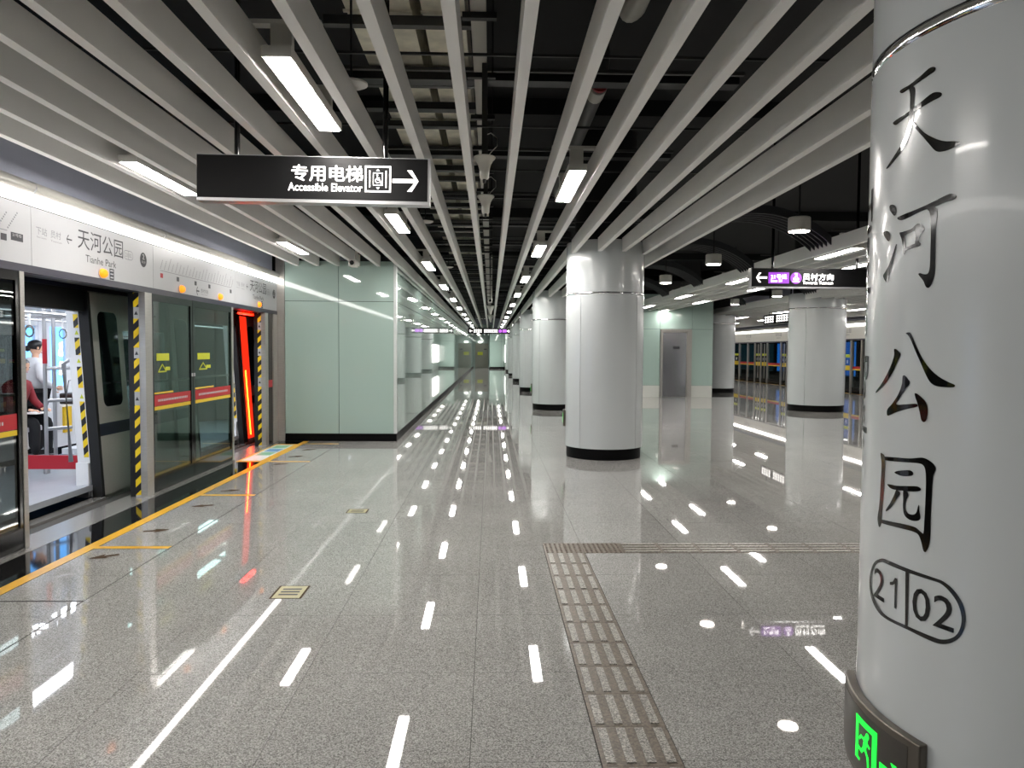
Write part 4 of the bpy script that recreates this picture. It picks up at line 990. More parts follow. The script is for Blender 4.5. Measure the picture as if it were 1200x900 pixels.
hprint(arrow2(9.48, 2.262, 0.10, 0.10, -1, 0.018), 'arrow', 'print_dark')
hprint(fit(text2d('员村方向'), 9.58, 9.82, 2.25, 2.30), 'lettering', 'print_dark')
hprint(fit(text2d('Towards Yuancun'), 9.58, 9.8, 2.225, 2.24), 'lettering', 'print_grey')
NP = pans[0]
routemap(3.2, 5.8, 2.42, 0.9)
hprint(rect2(5.84, 5.99, 2.36, 2.42), 'line_tag', 'print_dark')
hprint(fit(text2d('21号线'), 5.86, 5.97, 2.39, 2.415), 'lettering', 'panel_white', 0.002)
for y in (7.18, 8.975, 10.225, 11.93):
    l_ = build(MB().lathe((0, 0, 0), [(0.0001, 0.045), (0.02, 0.043), (0.037, 0.034), (0.046, 0.018), (0.05, 0.0)], 20, (False, False)).map(lambda p: Vector((PX + p.z, y + p.x * 1.25, 2.245 + p.y * 0.9))), 'warning_lamp', 'lamp_orange', hd, smooth=True)
    build(MB().lathe((0, 0, 0), [(0.056, 0.0), (0.056, 0.006)], 20).map(lambda p: Vector((PX + p.z, y + p.x * 1.25, 2.245 + p.y * 0.9))), 'lamp_rim', 'panel_white', l_)

sill = thing('door_sill', 'grooved steel sill along the left platform doors', 'sill', (-3.66, 6, 0))
box('plate', 'floor_steel', sill, -3.585, -3.5, YB, 12.9, -0.05, 0.002)
box('plate', 'floor_steel', sill, -3.685, -3.592, YB, 12.9, -0.05, 0.0)
box('plate', 'floor_steel', sill, -3.82, -3.692, YB, 12.9, -0.05, -0.002)
box('gap_rubber', 'rubber', sill, -3.97, -3.82, YB, 16, -0.08, -0.03)
def post(y0, y1, label, tape=True):
    t = thing('door_post', label, 'door post', (PX, y0, 0), 'steel door posts')
    box('post_body', 'steel', t, PX - 0.045, PX + 0.02, y0, y1, 0.0, 2.135)
    if tape:
        box('rear_jamb', 'black_paint', t, PX - 0.16, PX - 0.095, y0 + 0.01, y1, 0.0, 2.135)
        box('tape_backing', 'panel_white', t, PX - 0.098, PX - 0.045, y0 - 0.004, y1, 0.0, 2.135)
        for z0, z1 in ((0.02, 0.96), (1.10, 1.45), (1.56, 1.86), (1.98, 2.13)):
            box('hazard_tape', 'hazard_tape', t, PX - 0.099, PX - 0.044, y0 - 0.0055, y0 - 0.004, z0, z1)
        for z in (1.03, 1.505, 1.92):
            m_ = MB(); m_.prism([(PX - 0.09, y0 - 0.0045, z - 0.02), (PX - 0.052, y0 - 0.0045, z - 0.02), (PX - 0.071, y0 - 0.0045, z + 0.02)], (0, -0.001, 0)); build(m_, 'warning_mark', 'print_dark', t)
    return t
post(8.0, 8.16, 'steel post with yellow and black hazard tape between the open door and glass')
post(12.2, 12.36, 'steel post with yellow and black hazard tape past the red-lit door')
def leaf(y0, y1, label, mat='psd_glass', band=True, handle=None, edge=None, xg=PX, gl=None):
    t = thing('glass_screen', label, 'glass door', (xg, (y0 + y1) / 2, 0), 'glass platform door panels')
    fr = MB()
    box('bottom_rail', 'black_gloss', t, xg - 0.03, xg + 0.006, y0, y1, 0.005, 0.17)
    box('top_rail', 'black_gloss', t, xg - 0.03, xg + 0.006, y0, y1, 2.06, 2.135)
    box('side_rail', 'black_gloss', t, xg - 0.03, xg + 0.006, y0, y0 + 0.055, 0.17, 2.06)
    box('side_rail', 'black_gloss', t, xg - 0.03, xg + 0.006, y1 - 0.055, y1, 0.17, 2.06)
    box('pane', mat, t, xg - 0.012, xg - 0.004, y0 + 0.055, y1 - 0.055, 0.17, 2.06)
    if band:
        a, b = y0 + 0.06, y1 - 0.06
        box('red_band', 'band_red', t, xg - 0.003, xg - 0.001, a, b, 0.93, 1.05)
        box('yellow_band', 'band_yellow', t, xg - 0.003, xg - 0.001, a, b, 0.885, 0.925)
        box('yellow_band', 'band_yellow', t, xg - 0.003, xg - 0.001, a, b - (b - a) * 0.5, 1.06, 1.078)
        for k, (u0, u1) in enumerate(((0.1, 0.9),)):
            mb = MB(); yy = a + (b - a) * u0
            while yy < a + (b - a) * u1:
                w = 0.02 + 0.01 * random.random(); on_plane(mb, rect2(yy, yy + w, 0.975, 1.0), (xg - 0.0005, 0, 0), (0, 1, 0), (0, 0, 1)); yy += w + 0.012
            o = build(mb, 'lettering', 'panel_white', t); o['kind'] = 'stuff'
        box('yellow_label', 'label_yellow', t, xg - 0.003, xg - 0.001, a + (b - a) * 0.08, a + (b - a) * 0.4, 1.42, 1.50)
        g_ = MB()
        for vf in (stroke2([(a + (b - a) * .12, 1.30), (a + (b - a) * .22, 1.38), (a + (b - a) * .32, 1.30), (a + (b - a) * .12, 1.30)], 0.016), rect2(a + (b - a) * .3, a + (b - a) * .42, 1.31, 1.35)):
            on_plane(g_, vf, (xg - 0.001, 0, 0), (0, 1, 0), (0, 0, 1))
        build(g_, 'warning_mark', 'label_yellow', t)
        box('push_bar', 'steel', t, xg - 0.05, xg - 0.013, y0 + 0.055, y1 - 0.055, 1.185, 1.205)
    if handle:
        box('handle', 'panel_white', t, xg + 0.006, xg + 0.016, handle - 0.012, handle + 0.012, 1.22, 1.26)
    if edge:
        e = y1 if edge > 0 else y0
        box('edge_strip', 'steel', t, xg - 0.05, xg + 0.012, e - 0.01, e + 0.045, 0.0, 2.135)
    return t
lf = leaf(4.2, 5.93, 'dark glass door panel at the left edge of the frame with red band', 'dark_glass', True, None, 1)
lf2 = leaf(2.3, 4.19, 'dark glass door panel just outside the left edge of the frame', 'dark_glass', True)
leaf(8.17, 9.285, 'left leaf of the closed glass pair between the two openings', 'psd_glass', True, 9.255)
leaf(9.295, 10.68, 'right leaf of the closed glass pair, next to the red-lit opening', 'psd_glass', True, 9.325, 1)
ep = thing('end_panel', 'narrow dark glass and steel end panel beside the green wall', 'wall panel', (PX, 12.7, 0))
box('pane', 'black_gloss', ep, PX - 0.04, PX - 0.01, 12.36, 12.7, 0.0, 2.135)
box('stile', 'steel', ep, PX - 0.05, PX + 0.01, 12.7, 12.93, 0.0, 2.135)
box('red_band', 'band_red', ep, PX - 0.01, PX - 0.008, 12.40, 12.68, 0.93, 1.05)

# ------------------------------------------------------------------ metro train (left)
def lean(p):      # the body side leans in towards the roof
    return Vector((p.x - 0.062 * p.z, p.y, p.z))
TXS = -4.03
tr = thing('metro_train', 'steel metro train standing with open doors behind the left platform doors', 'train', (-5.4, 7, 0))
def tb_(name, mat, par, x0, x1, y0, y1, z0, z1, ln=True, **k):
    mb = MB().box(x0, x1, y0, y1, z0, z1)
    if ln: mb.map(lean)
    return build(mb, name, mat, par, **k)
ops = [(1.55, 3.45), (6.1, 8.0), (10.65, 12.6)]
segs = [(-8, 1.55), (3.45, 6.1), (8.0, 10.65), (12.6, 17)]
for y0, y1 in segs:
    a, b = y0 + 0.75, y1 - 0.75
    sw = tb_('side_wall', 'train_steel', tr, TXS - 0.10, TXS - 0.045, y0, y1, -0.05, 0.86)
    tb_('upper_wall', 'train_steel', sw, TXS - 0.10, TXS - 0.045, y0, y1, 1.75, 2.35)
    tb_('window_pier', 'train_steel', sw, TXS - 0.10, TXS - 0.045, y0, a, 0.86, 1.75)
    tb_('window_pier', 'train_steel', sw, TXS - 0.10, TXS - 0.045, b, y1, 0.86, 1.75)
    tb_('window_glass', 'psd_glass', sw, TXS - 0.075, TXS - 0.068, a, b, 0.86, 1.75)
    tb_('stripe', 'train_navy', sw, TXS - 0.046, TXS - 0.042, y0, y1, 0.62, 0.76)
    tb_('lining', 'train_white', sw, TXS - 0.13, TXS - 0.101, y0, y1, 0.0, 0.86)
    tb_('lining', 'train_white', sw, TXS - 0.13, TXS - 0.101, y0, y1, 1.75, 2.1)
for y0, y1 in ops:
    tb_('door_lintel', 'black_paint', tr, TXS - 0.16, TXS - 0.03, y0 - 0.05, y1 + 0.05, 1.93, 2.35)
tb_('cantrail', 'train_navy', tr, TXS - 0.05, TXS - 0.02, -8, 17, 2.15, 2.32)
for y in (6.07, 8.0, 12.6, 10.62):
    s_ = 1 if y in (8.0, 12.6) else -1
    pl = tb_('door_pillar', 'train_white', tr, TXS - 0.225, TXS - 0.10, y - 0.03, y + 0.03, 0.36, 1.97)
    tb_('pillar_foot', 'train_white', pl, TXS - 0.262, TXS - 0.135, y - 0.045, y + 0.03, 0.12, 0.36, False)
    tb_('kick_plate', 'aluminium', pl, TXS - 0.262, TXS - 0.135, y - 0.047, y + 0.03, 0.0, 0.12, False)
    tb_('door_seal', 'rubber', pl, TXS - 0.10, TXS - 0.02, y - 0.029, y + 0.05, 0.0, 1.97)
    for z0, z1 in ((0.42, 1.0), (1.14, 1.36), (1.48, 1.66), (1.76, 1.9)):
        tb_('hazard_tape', 'hazard_tape', pl, TXS - 0.155, TXS - 0.106, y - 0.033, y - 0.031, z0, z1)
    for z in (1.05, 1.42, 1.71):
        mm_ = MB().prism([(TXS - 0.15, y - 0.031, z - 0.02), (TXS - 0.11, y - 0.031, z - 0.02), (TXS - 0.13, y - 0.031, z + 0.025)], (0, -0.002, 0)).map(lean)
        build(mm_, 'warning_mark', 'label_yellow', pl)
def rrect(y0, y1, z0, z1, r, n=5):
    pts = []
    for cy, cz, a0 in ((y1 - r, z1 - r, 0), (y0 + r, z1 - r, 90), (y0 + r, z0 + r, 180), (y1 - r, z0 + r, 270)):
        for i in range(n + 1):
            a = math.radians(a0 + 90 * i / n); pts.append((cy + r * math.cos(a), cz + r * math.sin(a)))
    return pts
def tdoor(y0, y1, win, led=None, parent=tr):
    d = tb_('door_leaf', 'train_steel', parent, TXS - 0.035, TXS + 0.0, y0, y1, 0.01, 2.13)
    pts = rrect(win[0], win[1], 0.93, 1.94, 0.08)
    mb = MB().prism([(TXS - 0.01, y, z) for y, z in pts], (0.013, 0, 0)).map(lean)
    build(mb, 'door_window', 'window_dark', d, smooth=0.6)
    tb_('stripe', 'train_navy', d, TXS - 0.01, TXS + 0.002, y0, y1, 0.63, 0.76)
    tb_('edge_rubber', 'rubber', d, TXS - 0.05, TXS + 0.004, y0 - 0.05 if led != 'L' else y1, y0 if led != 'L' else y1 + 0.05, 0.01, 2.13)
    return d
tdoor(8.02, 8.68, (8.15, 8.56))
tdoor(5.42, 6.08, (5.54, 5.95), 'L')
tdoor(9.97, 10.63, (10.1, 10.5), 'L')
dr = tdoor(12.72, 13.5, (13.1, 13.42))
build(MB().tube([lean(Vector((TXS + 0.012, 12.86, 0.12))), lean(Vector((TXS + 0.012, 12.82, 1.2)))], 0.009, 8), 'red_light', 'red_led', dr)
tb_('red_glow_panel', 'red_leaf_glow', dr, TXS - 0.01, TXS + 0.006, 12.74, 13.06, 0.06, 2.1)  # added glowing panel standing in for the red light on the leaf
box('red_light_bar', 'red_head', tr, -3.93, -3.86, 11.95, 12.55, 2.10, 2.125)
tf = box('train_floor', 'train_floor', tr, -6.85, TXS - 0.10, -8, 17, -0.06, 0.0)
for a_, b_ in ops:
    box('threshold', 'floor_steel', tr, TXS - 0.10, TXS + 0.03, a_, b_, -0.06, 0.0)
tc = box('train_ceiling', 'train_white', tr, -6.95, TXS - 0.22, -8, 17, 2.12, 2.2)
for xx in (-4.75, -5.9):
    for k in range(6):
        box('ceiling_light', 'train_glow', tc, xx - 0.09, xx + 0.09, -2 + k * 3.1, 0.8 + k * 3.1, 2.105, 2.119)
# far side of the car
for y0, y1 in segs:
    a, b = y0 + 0.75, y1 - 0.75
    fw = box('far_wall', 'train_white', tr, -6.86, -6.75, y0, y1, 0.0, 0.85)
    box('far_wall_top', 'train_white', fw, -6.86, -6.75, y0, y1, 1.78, 2.12)
    box('window_pier', 'train_white', fw, -6.86, -6.75, y0, a, 0.85, 1.78)
    box('window_pier', 'train_white', fw, -6.86, -6.75, b, y1, 0.85, 1.78)
for (y0, y1) in ops:
    mid = (y0 + y1) / 2
    for (l0, l1, w0, w1) in ((y0, mid - 0.01, y0 + 0.65, mid - 0.08), (mid + 0.01, y1, mid + 0.30, mid + 0.72)):
        d = box('far_door', 'train_white', tr, -6.83, -6.79, l0, l1, 0.0, 0.95)
        box('door_rail', 'train_white', d, -6.83, -6.79, l0, l1, 1.88, 2.12)
        box('door_stile', 'train_white', d, -6.83, -6.79, l0, w0, 0.95, 1.88)
        box('door_stile', 'train_white', d, -6.83, -6.79, w1, l1, 0.95, 1.88)
    box('door_display', 'black_gloss', tr, -6.79, -6.77, mid + 0.38, mid + 0.62, 1.98, 2.04)
# benches
for y0, y1 in ((3.5, 6.0), (8.1, 10.9)):
    b = box('bench', 'seat_grey', tr, -6.75, -6.3, y0, y1, 0.40, 0.46)
    box('bench_back', 'seat_grey', b, -6.75, -6.70, y0, y1, 0.46, 0.95)
    box('bench_skirt', 'train_white', b, -6.75, -6.62, y0, y1, 0.0, 0.40)
b = box('bench', 'seat_grey', tr, -4.65, -4.26, 8.35, 10.3, 0.40, 0.46)
box('bench_panel', 'train_red', tr, -5.47, -4.46, 8.95, 8.98, 0.14, 0.30)
bd = tr.children[-1]
for v_ in bd.data.vertices:      # the red board runs obliquely from the pole to the door pillar
    v_.co.y += (-(v_.co.x + WLOC['metro_train'].x + 4.965) / 1.01) * 1.15 - 0.05
    v_.co.z += (v_.co.x + WLOC['metro_train'].x + 5.47) * 0.10
box('end_screen', 'seat_yellow', tr, -6.32, -6.29, 11.38, 11.58, 0.30, 0.68)
box('end_screen', 'train_white', tr, -6.34, -6.32, 11.2, 11.75, 0.10, 0.85)
def pole(x, y, r=0.02, band=False, z1=2.12):
    p_ = build(MB().tube([(x, y, 0.0), (x, y, z1)], r, 12), 'grab_pole', 'aluminium', tr, smooth=True)
    build(MB().lathe((x, y, 0), [(0.036, 0), (0.036, 0.05), (r, 0.10)], 14, (True, False)), 'pole_foot', 'aluminium', p_, smooth=0.6)
    if band: build(MB().lathe((x, y, 0), [(r + 0.004, 1.36), (r + 0.004, 1.66)], 14), 'red_sleeve', 'train_red', p_, smooth=0.6)
pole(-5.47, 9.49, 0.022, True)
pole(-5.62, 9.95, 0.024)
build(MB().tube([(-4.50, 8.25, 0.33), (-4.56, 8.25, 1.38), (-4.44, 8.22, 1.45)], 0.024, 10), 'grab_pole', 'aluminium', tr, smooth=True)
for z in (0.55, 0.90, 1.30):
    build(MB().tube([(-5.47, 9.49, z), (-5.3, 9.75, z)], 0.022, 8), 'pole_arm', 'aluminium', tr, smooth=True)
for x in (-6.2, -4.9):
    build(MB().tube([(x, 0.0, 1.93), (x, 16.0, 1.93)], 0.016, 8), 'hand_rail', 'aluminium', tr, smooth=True)
build(MB().tube([(-6.2, 9.4, 1.93), (-4.9, 9.4, 1.93)], 0.016, 8), 'hand_rail', 'aluminium', tr, smooth=True)
def strap(x, y):
    s_ = build(MB().box(x - 0.012, x + 0.012, y - 0.004, y + 0.004, 1.80, 1.93), 'hanging_strap', 'train_white', tr)
    pts = [(x, y, 1.80)] + [(x + 0.035 * math.sin(a) , y + 0.02 * math.sin(a), 1.735 + 0.06 * math.cos(a)) for a in [2 * PI * i / 10 for i in range(11)]]
    build(MB().tube(pts, 0.009, 6), 'strap_loop', 'gunmetal', s_, smooth=True)
strap(-5.36, 9.0); strap(-5.5, 9.95); strap(-5.0, 8.4)
# tunnel walls and lit advertising beyond the train
box('wall_track_left', 'plenum_black', None, -8.0, -7.8, -9, 18, -1.3, 4.7)['kind'] = 'structure'
tl_ = struct(box('trim_1', 'plenum_black', None, -8.0, -3.97, YB, 18, -1.4, -1.2))
struct(box('wall_track_end', 'plenum_black', None, -8.0, -3.63, 17.6, 17.8, -1.3, 4.7))
struct(box('wall_track_near', 'plenum_black', None, -8.0, -3.63, -9.2, -9.0, -1.3, 4.7))
def adbox(y0, y1, label, words_):
    t = thing('advertising_lightbox', label, 'lightbox', (-7.3, (y0 + y1) / 2, 0.6), 'blue lightboxes beyond the train')
    box('frame', 'aluminium', t, -7.42, -7.3, y0, y1, 0.5, 2.2)
    box('screen', 'ad_blue', t, -7.3, -7.285, y0 + 0.05, y1 - 0.05, 0.55, 2.15)
    box('bracket', 'rail_steel', t, -7.8, -7.42, (y0 + y1) / 2 - 0.05, (y0 + y1) / 2 + 0.05, 1.0, 1.1)
    for w_, a, b_, z0, z1 in words_:
        build(on_plane(MB(), fit(text2d(w_, 0.01), a, b_, z0, z1), (-7.284, 0, 0), (0, 1, 0), (0, 0, 1)), 'lettering', 'ad_white', t)
adbox(10.6, 14.2, 'blue lit advertisement seen through the far train door', [('出行', 13.05, 13.5, 1.40, 1.66), ('服务', 13.05, 13.5, 1.10, 1.33)])
adbox(1.0, 6.0, 'dim blue lit advertisement seen through the leftmost dark glass', [])

# passengers
def skin_body(name, verts, edges, radii, mat, parent, root=0, sub=1):
    off = WLOC[parent.name] if parent else Vector()
    me = bpy.data.meshes.new(name); me.from_pydata([tuple(Vector(v) - off) for v in verts], edges, [])
    o = bpy.data.objects.new(name, me); COL.objects.link(o)
    if parent: o.parent = parent
    WLOC[o.name] = off
    o.modifiers.new('skin', 'SKIN')
    sv = me.skin_vertices[0].data
    for i, r in enumerate(radii):
        sv[i].radius = (r, r) if not isinstance(r, tuple) else r
        sv[i].use_root = i == root
    s_ = o.modifiers.new('sub', 'SUBSURF'); s_.levels = sub; s_.render_levels = sub
    dg = bpy.context.evaluated_depsgraph_get()
    m2 = bpy.data.meshes.new_from_object(o.evaluated_get(dg)); m2.name = name
    o.modifiers.clear(); o.data = m2
    m2.materials.clear(); m2.materials.append(M[mat])
    for p in m2.polygons: p.use_smooth = True
    return o
def head(par, c, face, r=0.088, bun=True):
    c = Vector(c); f = Vector(face).normalized(); side = f.cross(Vector((0, 0, 1))).normalized(); up = side.cross(f)
    mb = MB(); n = 18; rings = []
    prof = [(-1.25, 0.12), (-1.15, 0.42), (-0.9, 0.62), (-0.5, 0.78), (0, 0.9), (0.4, 0.93), (0.8, 0.80), (1.08, 0.5), (1.2, 0.08)]
    for z, w in prof:
        rings.append([c + up * (z * r) + f * (math.cos(2 * PI * i / n) * w * r * 1.12) + side * (math.sin(2 * PI * i / n) * w * r * 0.88) for i in range(n)])
    mb.rings(rings)
    hd_ = build(mb, 'head', 'skin', par, smooth=True)
    nm = MB(); nm.add([c + f * r * 1.0 + up * r * 0.1, c + f * r * 1.28 - up * r * 0.28, c + f * r * 0.98 - up * r * 0.42 + side * r * 0.18, c + f * r * 0.98 - up * r * 0.42 - side * r * 0.18], [(0, 1, 2), (0, 3, 1), (1, 3, 2)])
    build(nm, 'nose', 'skin', hd_)
    for s_ in (-1, 1):
        e = MB().lathe((0, 0, 0), [(0.001, -0.008), (0.008, 0), (0.001, 0.008)], 8).map(lambda p: c + f * r * 0.98 + side * s_ * r * 0.36 + up * r * 0.05 + Vector(p)); build(e, 'eye', 'hair', hd_)
        e = MB().lathe((0, 0, 0), [(0.004, -0.02), (0.014, -0.01), (0.016, 0.012), (0.004, 0.024)], 8).map(lambda p: c + side * s_ * r * 0.86 - up * r * 0.1 + Vector(p)); build(e, 'ear', 'skin', hd_)
    build(MB().tube([c + f * r * 0.93 - up * r * 0.68 + side * r * 0.25, c + f * r * 0.98 - up * r * 0.68, c + f * r * 0.93 - up * r * 0.68 - side * r * 0.25], 0.005, 6), 'mouth', 'train_red', hd_)
    hm = MB(); rings = []
    for z, w in [(-0.35, 0.86), (0.0, 0.98), (0.4, 1.04), (0.8, 0.92), (1.1, 0.6), (1.3, 0.08)]:
        ring = []
        for i in range(n):
            a = 2 * PI * i / n; k = math.cos(a)
            back = 1.0 if k < 0.35 else (1.0 if z > 0.65 else 0.80)
            ring.append(c + up * (z * r) + f * (k * w * r * 1.16 * back - 0.012) + side * (math.sin(a) * w * r * 0.95))
        rings.append(ring)
    hm.rings(rings)
    hr = build(hm, 'hair', 'hair', par, smooth=True)
    if bun:
        build(MB().lathe((0, 0, 0), [(0.004, -0.045), (0.032, -0.03), (0.044, 0), (0.032, 0.03), (0.004, 0.045)], 12).map(lambda p: c - f * r * 1.2 - up * r * 0.35 + Vector(p)), 'hair_bun', 'hair', hr, smooth=True)
def hand(par, w, d, nrm, s=1.0):
    # wrist w, pointing along d, palm normal nrm; five separate bent fingers
    w, d, nrm = Vector(w), Vector(d).normalized(), Vector(nrm).normalized(); sd = d.cross(nrm).normalized()
    vs = [w, w + d * 0.045 * s, w + d * 0.085 * s]; es = [(0, 1), (1, 2)]; rd = [0.024, (0.036, 0.018), (0.036, 0.016)]
    h_o = skin_body('hand', vs, es, rd, 'skin', par, 0, 1)
    for k, L in enumerate((0.062, 0.072, 0.068, 0.052)):
        b0 = w + d * 0.085 * s + sd * (0.027 - 0.018 * k) * s
        p1 = b0 + d * L * 0.5; p2 = p1 + (d * 0.8 - nrm * 0.6).normalized() * L * 0.5
        build(MB().tube([b0 - d * 0.02, b0, p1, p2], [0.0088, 0.0088, 0.0082, 0.006], 8), 'finger', 'skin', h_o, smooth=True)
    t0 = w + d * 0.03 * s + sd * 0.032 * s
    build(MB().tube([t0 - sd * 0.02, t0 + sd * 0.01, t0 + sd * 0.03 + d * 0.03, t0 + sd * 0.028 + d * 0.055 - nrm * 0.012], [0.011, 0.0105, 0.0095, 0.007], 8), 'thumb', 'skin', h_o, smooth=True)
def shoe(par, p, d, mat='cloth_black'):
    p, d = Vector(p), Vector(d).normalized(); sd = d.cross(Vector((0, 0, 1)))
    mb = MB(); rings = []
    for t_, w, h in ((-0.09, 0.03, 0.07), (-0.05, 0.038, 0.09), (0.03, 0.04, 0.085), (0.10, 0.044, 0.055), (0.16, 0.036, 0.04), (0.18, 0.015, 0.03)):
        c = p + d * t_
        rings.append([c + sd * w + Vector((0, 0, 0.02)), c + sd * w * 0.8 + Vector((0, 0, h)), c - sd * w * 0.8 + Vector((0, 0, h)), c - sd * w + Vector((0, 0, 0.02))])
    mb.rings(rings); s_ = build(mb, 'shoe', mat, par, smooth=0.9)
    m2 = MB(); m2.rings([[r_[0] + Vector((0, 0, 0)), r_[3], r_[3] - Vector((0, 0, 0.02)), r_[0] - Vector((0, 0, 0.02))] for r_ in rings]); build(m2, 'sole', 'panel_white', s_)
# seated: red and black jacket, papers on the lap
p1 = thing('person', 'seated passenger in dark red jacket and black trousers with papers on lap', 'person', (-6.4, 10.45, 0))
F = Vector((1, -0.12, 0)).normalized(); SD = Vector((-0.12, -1, 0)).normalized()
def P1(f_, s_, z): return Vector((-6.48, 10.52, 0)) + F * f_ + SD * s_ + Vector((0, 0, z))
body = [P1(0, 0, .56), P1(0.0, 0, .72), P1(0.02, 0, .92), P1(0.04, 0, 1.06), P1(0.06, 0, 1.14),
        P1(0.04, .17, 1.05), P1(0.10, .23, .82), P1(0.30, .16, .72), P1(0.04, -.17, 1.05), P1(0.10, -.23, .82), P1(0.28, -.16, .72)]
skin_body('jacket', body, [(0, 1), (1, 2), (2, 3), (3, 4), (3, 5), (5, 6), (6, 7), (3, 8), (8, 9), (9, 10)], [.14, .14, .15, .11, .06, .075, .055, .042, .075, .055, .042], 'cloth_red', p1)
legs = [P1(0, 0, .56), P1(0.03, .10, .56), P1(0.38, .12, .57), P1(0.38, .12, .10), P1(0.03, -.10, .56), P1(0.40, -.10, .57), P1(0.40, -.10, .10)]
skin_body('trousers', legs, [(0, 1), (1, 2), (2, 3), (0, 4), (4, 5), (5, 6)], [.13, .10, .08, .055, .10, .08, .055], 'cloth_black', p1)
shoe(p1, P1(0.40, .12, 0), F); shoe(p1, P1(0.42, -.10, 0), F)
head(p1, P1(0.12, 0, 1.30), F - Vector((0, 0, 0.25)), bun=False)
build(MB().tube([P1(0.06, 0, 1.10), P1(0.09, 0, 1.22)], 0.05, 12), 'neck', 'skin', p1, smooth=True)
hand(p1, P1(0.31, .155, .72), F * 0.9 - SD * 0.3 - Vector((0, 0, 0.1)), (0, 0, 1)); hand(p1, P1(0.29, -.155, .72), F * 0.9 + SD * 0.3 - Vector((0, 0, 0.1)), (0, 0, 1))
pa = thing('paper_sheets', 'white paper sheets lying on the seated passenger\'s lap', 'papers', P1(0.3, 0, .66))
for k in range(3):
    c = P1(0.30, 0, .665 + k * 0.003); q = 0.1 * k
    build(MB().prism([c - F * .13 - SD * (.2 - q * .05), c + F * .16 - SD * .2, c + F * .16 + SD * .2, c - F * .13 + SD * .2], (0, 0, 0.002)), 'sheet', 'paper', pa)
# standing: white top, back to us
p2 = thing('person', 'standing passenger in white top with dark tied hair inside the train', 'person', (-6.58, 11.15, 0))
F = Vector((0.5, 0.75, 0)).normalized(); SD = F.cross(Vector((0, 0, 1)))
def P2(f_, s_, z): return Vector((-6.56, 11.12, 0)) + F * f_ + SD * s_ + Vector((0, 0, z))
top = [P2(0, 0, .92), P2(0, 0, 1.06), P2(0.0, 0, 1.22), P2(0.0, 0, 1.35), P2(0.01, 0, 1.42), P2(0, .16, 1.33), P2(-0.02, .21, 1.12), P2(0.16, .17, .98), P2(0, -.16, 1.33), P2(-0.02, -.21, 1.12), P2(0.16, -.17, .98)]
skin_body('top', top, [(0, 1), (1, 2), (2, 3), (3, 4), (3, 5), (5, 6), (6, 7), (3, 8), (8, 9), (9, 10)], [.16, .15, .15, .12, .06, .08, .062, .05, .08, .062, .05], 'cloth_white', p2)
skin_body('trousers', [P2(0, 0, .90), P2(0, .09, .86), P2(0.01, .10, .48), P2(0, .10, .08), P2(0, -.09, .86), P2(0.01, -.10, .48), P2(0, -.10, .08)], [(0, 1), (1, 2), (2, 3), (0, 4), (4, 5), (5, 6)], [.14, .10, .072, .05, .10, .072, .05], 'cloth_black', p2)
shoe(p2, P2(0.03, .10, 0), F); shoe(p2, P2(0.03, -.10, 0), F)
build(MB().tube([P2(0.01, 0, 1.38), P2(0.02, 0, 1.48)], 0.045, 12), 'neck', 'skin', p2, smooth=True)
head(p2, P2(0.03, 0, 1.555), F + Vector((0.2, 0, -0.2)))
hand(p2, P2(0.17, .165, .97), F, SD); hand(p2, P2(0.17, -.165, .97), F, -SD)
bg = thing('handbag', 'small dark handbag hanging by the train door beyond the poles', 'bag', (-6.2, 11.0, 0.85))
build(MB().box(-6.22, -6.02, 11.12, 11.36, 0.74, 0.9), 'bag_body', 'dark_steel', bg, bevel=0.02)
build(MB().tube([(-6.12, 11.14, 0.89), (-6.12, 11.2, 1.08), (-6.12, 11.28, 1.08), (-6.12, 11.34, 0.89)], 0.006, 6), 'bag_strap', 'black_paint', bg, smooth=True)

# ------------------------------------------------------------------ right platform screen doors
QX = 14.3
h2 = thing('door_header', 'white door fascia with light line along the far right platform', 'platform door header', (QX, 36, 2.1))
box('name_panel', 'speaker_white', h2, QX, QX + 0.05, 14, 57.8, 2.12, 2.62)
box('lip', 'lip_navy', h2, QX - 0.004, QX + 0.1, 14, 57.8, 2.06, 2.12)
box('light_tube', 'tube_glow', h2, QX - 0.03, QX + 0.02, 14, 57.8, 2.625, 2.71)
box('hood', 'hood_white', h2, QX - 0.085, QX + 0.06, 14, 57.8, 2.713, 2.82)
box('header_box', 'black_paint', h2, QX + 0.051, QX + 0.35, 14, 57.8, 2.06, 2.85)
box('soffit_band', 'soffit_blue', h2, QX + 0.30, QX + 0.33, 14, 57.8, 2.86, 4.7)
def qprint(vf, mat): return build(on_plane(MB(), vf, (QX - 0.002, 0, 0), (0, -1, 0), (0, 0, 1)), 'lettering', mat, h2)
for yy in (30.2, 34.6, 37.4, 41.8):
    qprint(fit(text2d('天河公园'), -yy - 0.4, -yy + 0.4, 2.36, 2.53), 'print_grey')
    qprint(fit(text2d('Tianhe Park'), -yy - 0.28, -yy + 0.28, 2.26, 2.32), 'print_grey')
sl2 = thing('door_sill', 'steel sill along the right platform doors', 'sill', (QX, 36, 0))
box('plate', 'floor_steel', sl2, QX + 0.04, QX + 0.3, 14, 57.8, -0.05, 0.001)
names_y = [26.6, 28.9, 29.75, 31.05, 33.3, 34.5, 36.3, 37.05, 38.9, 39.85, 40.75, 41.9, 43.3, 45.4]
kind_ = ['door', 'fix', 'door', 'fix', 'door', 'fix', 'door', 'fix', 'door', 'door', 'fix', 'fix', 'door']
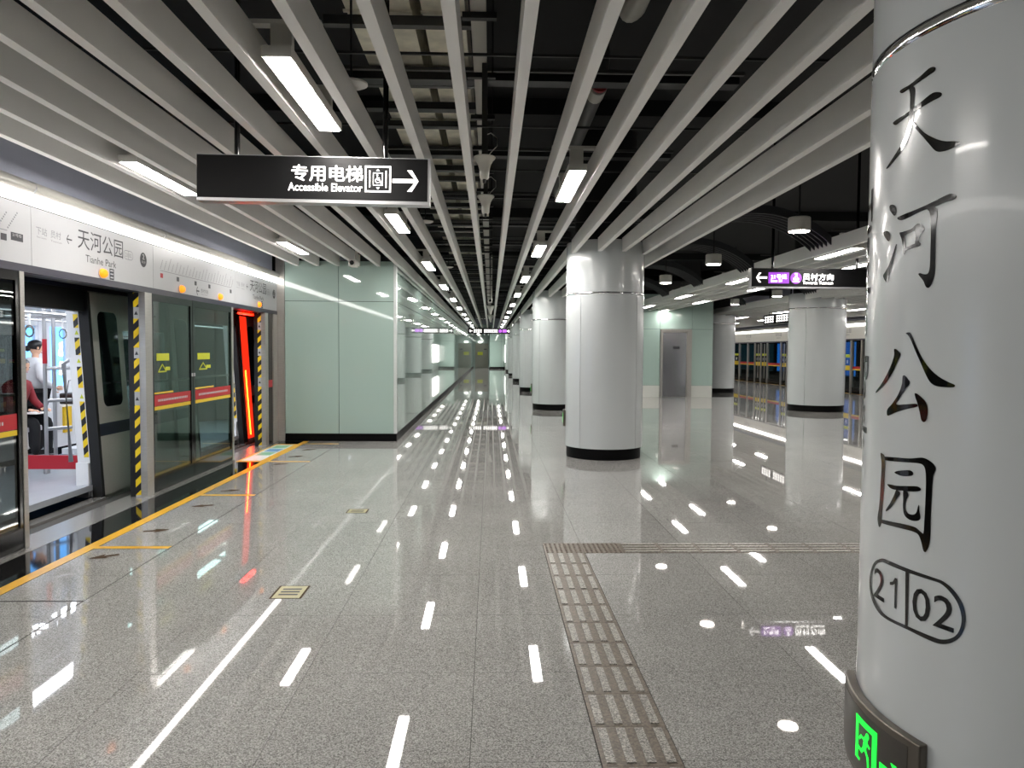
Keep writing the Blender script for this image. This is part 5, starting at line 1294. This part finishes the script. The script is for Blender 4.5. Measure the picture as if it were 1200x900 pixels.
for i, (a, b_) in enumerate(zip(names_y, names_y[1:])):
    t = thing('door_post', 'steel post %s from the near end of the right platform doors' % ORD[i], 'door post', (QX, a, 0), 'right platform door posts')
    box('post_body', 'steel', t, QX - 0.02, QX + 0.10, a - 0.05, a + 0.05, 0.0, 2.06)
    g = thing('glass_screen', '%s glass pane %s from the near end of the right platform doors' % ('sliding' if kind_[i] == 'door' else 'fixed', ORD[i]), 'glass door', (QX, (a + b_) / 2, 0), 'right platform glass panes')
    a2, b2 = a + 0.075, b_ - 0.075
    box('bottom_rail', 'black_gloss', g, QX + 0.02, QX + 0.06, a2, b2, 0.0, 0.2)
    box('top_rail', 'black_gloss', g, QX + 0.02, QX + 0.06, a2, b2, 2.0, 2.06)
    box('pane', 'dark_glass' if kind_[i] == 'door' else 'psd_glass', g, QX + 0.035, QX + 0.045, a2, b2, 0.2, 2.0)
    if kind_[i] == 'door':
        m = (a2 + b2) / 2
        box('meeting_stile', 'steel', g, QX + 0.015, QX + 0.05, m - 0.04, m + 0.04, 0.2, 2.0)
        for c in ((a2 + m) / 2, (m + b2) / 2):
            w = (m - a2) * 0.32
            box('yellow_label', 'label_yellow', g, QX + 0.03, QX + 0.034, c - w, c + w, 1.38, 1.5)
            box('yellow_label', 'band_yellow', g, QX + 0.03, QX + 0.034, c - w * 1.25, c + w * 1.25, 0.86, 1.06)
            box('pictogram', 'panel_white', g, QX + 0.03, QX + 0.034, c - w * 0.3, c + w * 0.3, 1.14, 1.28)
    else:
        box('red_band', 'band_red', g, QX + 0.03, QX + 0.034, a2, b2, 0.93, 1.03)
        box('yellow_band', 'band_yellow', g, QX + 0.03, QX + 0.034, a2, b2, 0.88, 0.925)
struct(box('wall_track_right', 'plenum_black', None, 18.0, 18.2, 14, 58, -1.3, 4.7))
struct(box('trim_2', 'plenum_black', None, 14.75, 18.2, 14, 58, -1.4, -1.2))
for y0, y1, lb in ((40.8, 42.0, 'blue lit advertisement behind the right platform doors, left of the thick column'), (42.5, 54.0, 'dim teal glow panel added behind the farther right platform doors'), (32.8, 33.9, 'blue lit advertisement glimpsed between thick column and lettered column')):
    t = thing('advertising_lightbox', lb, 'lightbox', (16.0, (y0 + y1) / 2, 0.6))  # the teal one is an added glow behind the dark panes, no advertisement
    box('frame', 'aluminium', t, 16.0, 16.12, y0, y1, 0.5, 2.3)
    box('screen', 'ad_blue_far' if 'teal' not in lb else 'teal_glow', t, 15.985, 16.0, y0 + 0.05, y1 - 0.05, 0.55, 2.25)
    box('bracket', 'rail_steel', t, 16.12, 18.0, (y0 + y1) / 2 - 0.05, (y0 + y1) / 2 + 0.05, 1.0, 1.1)
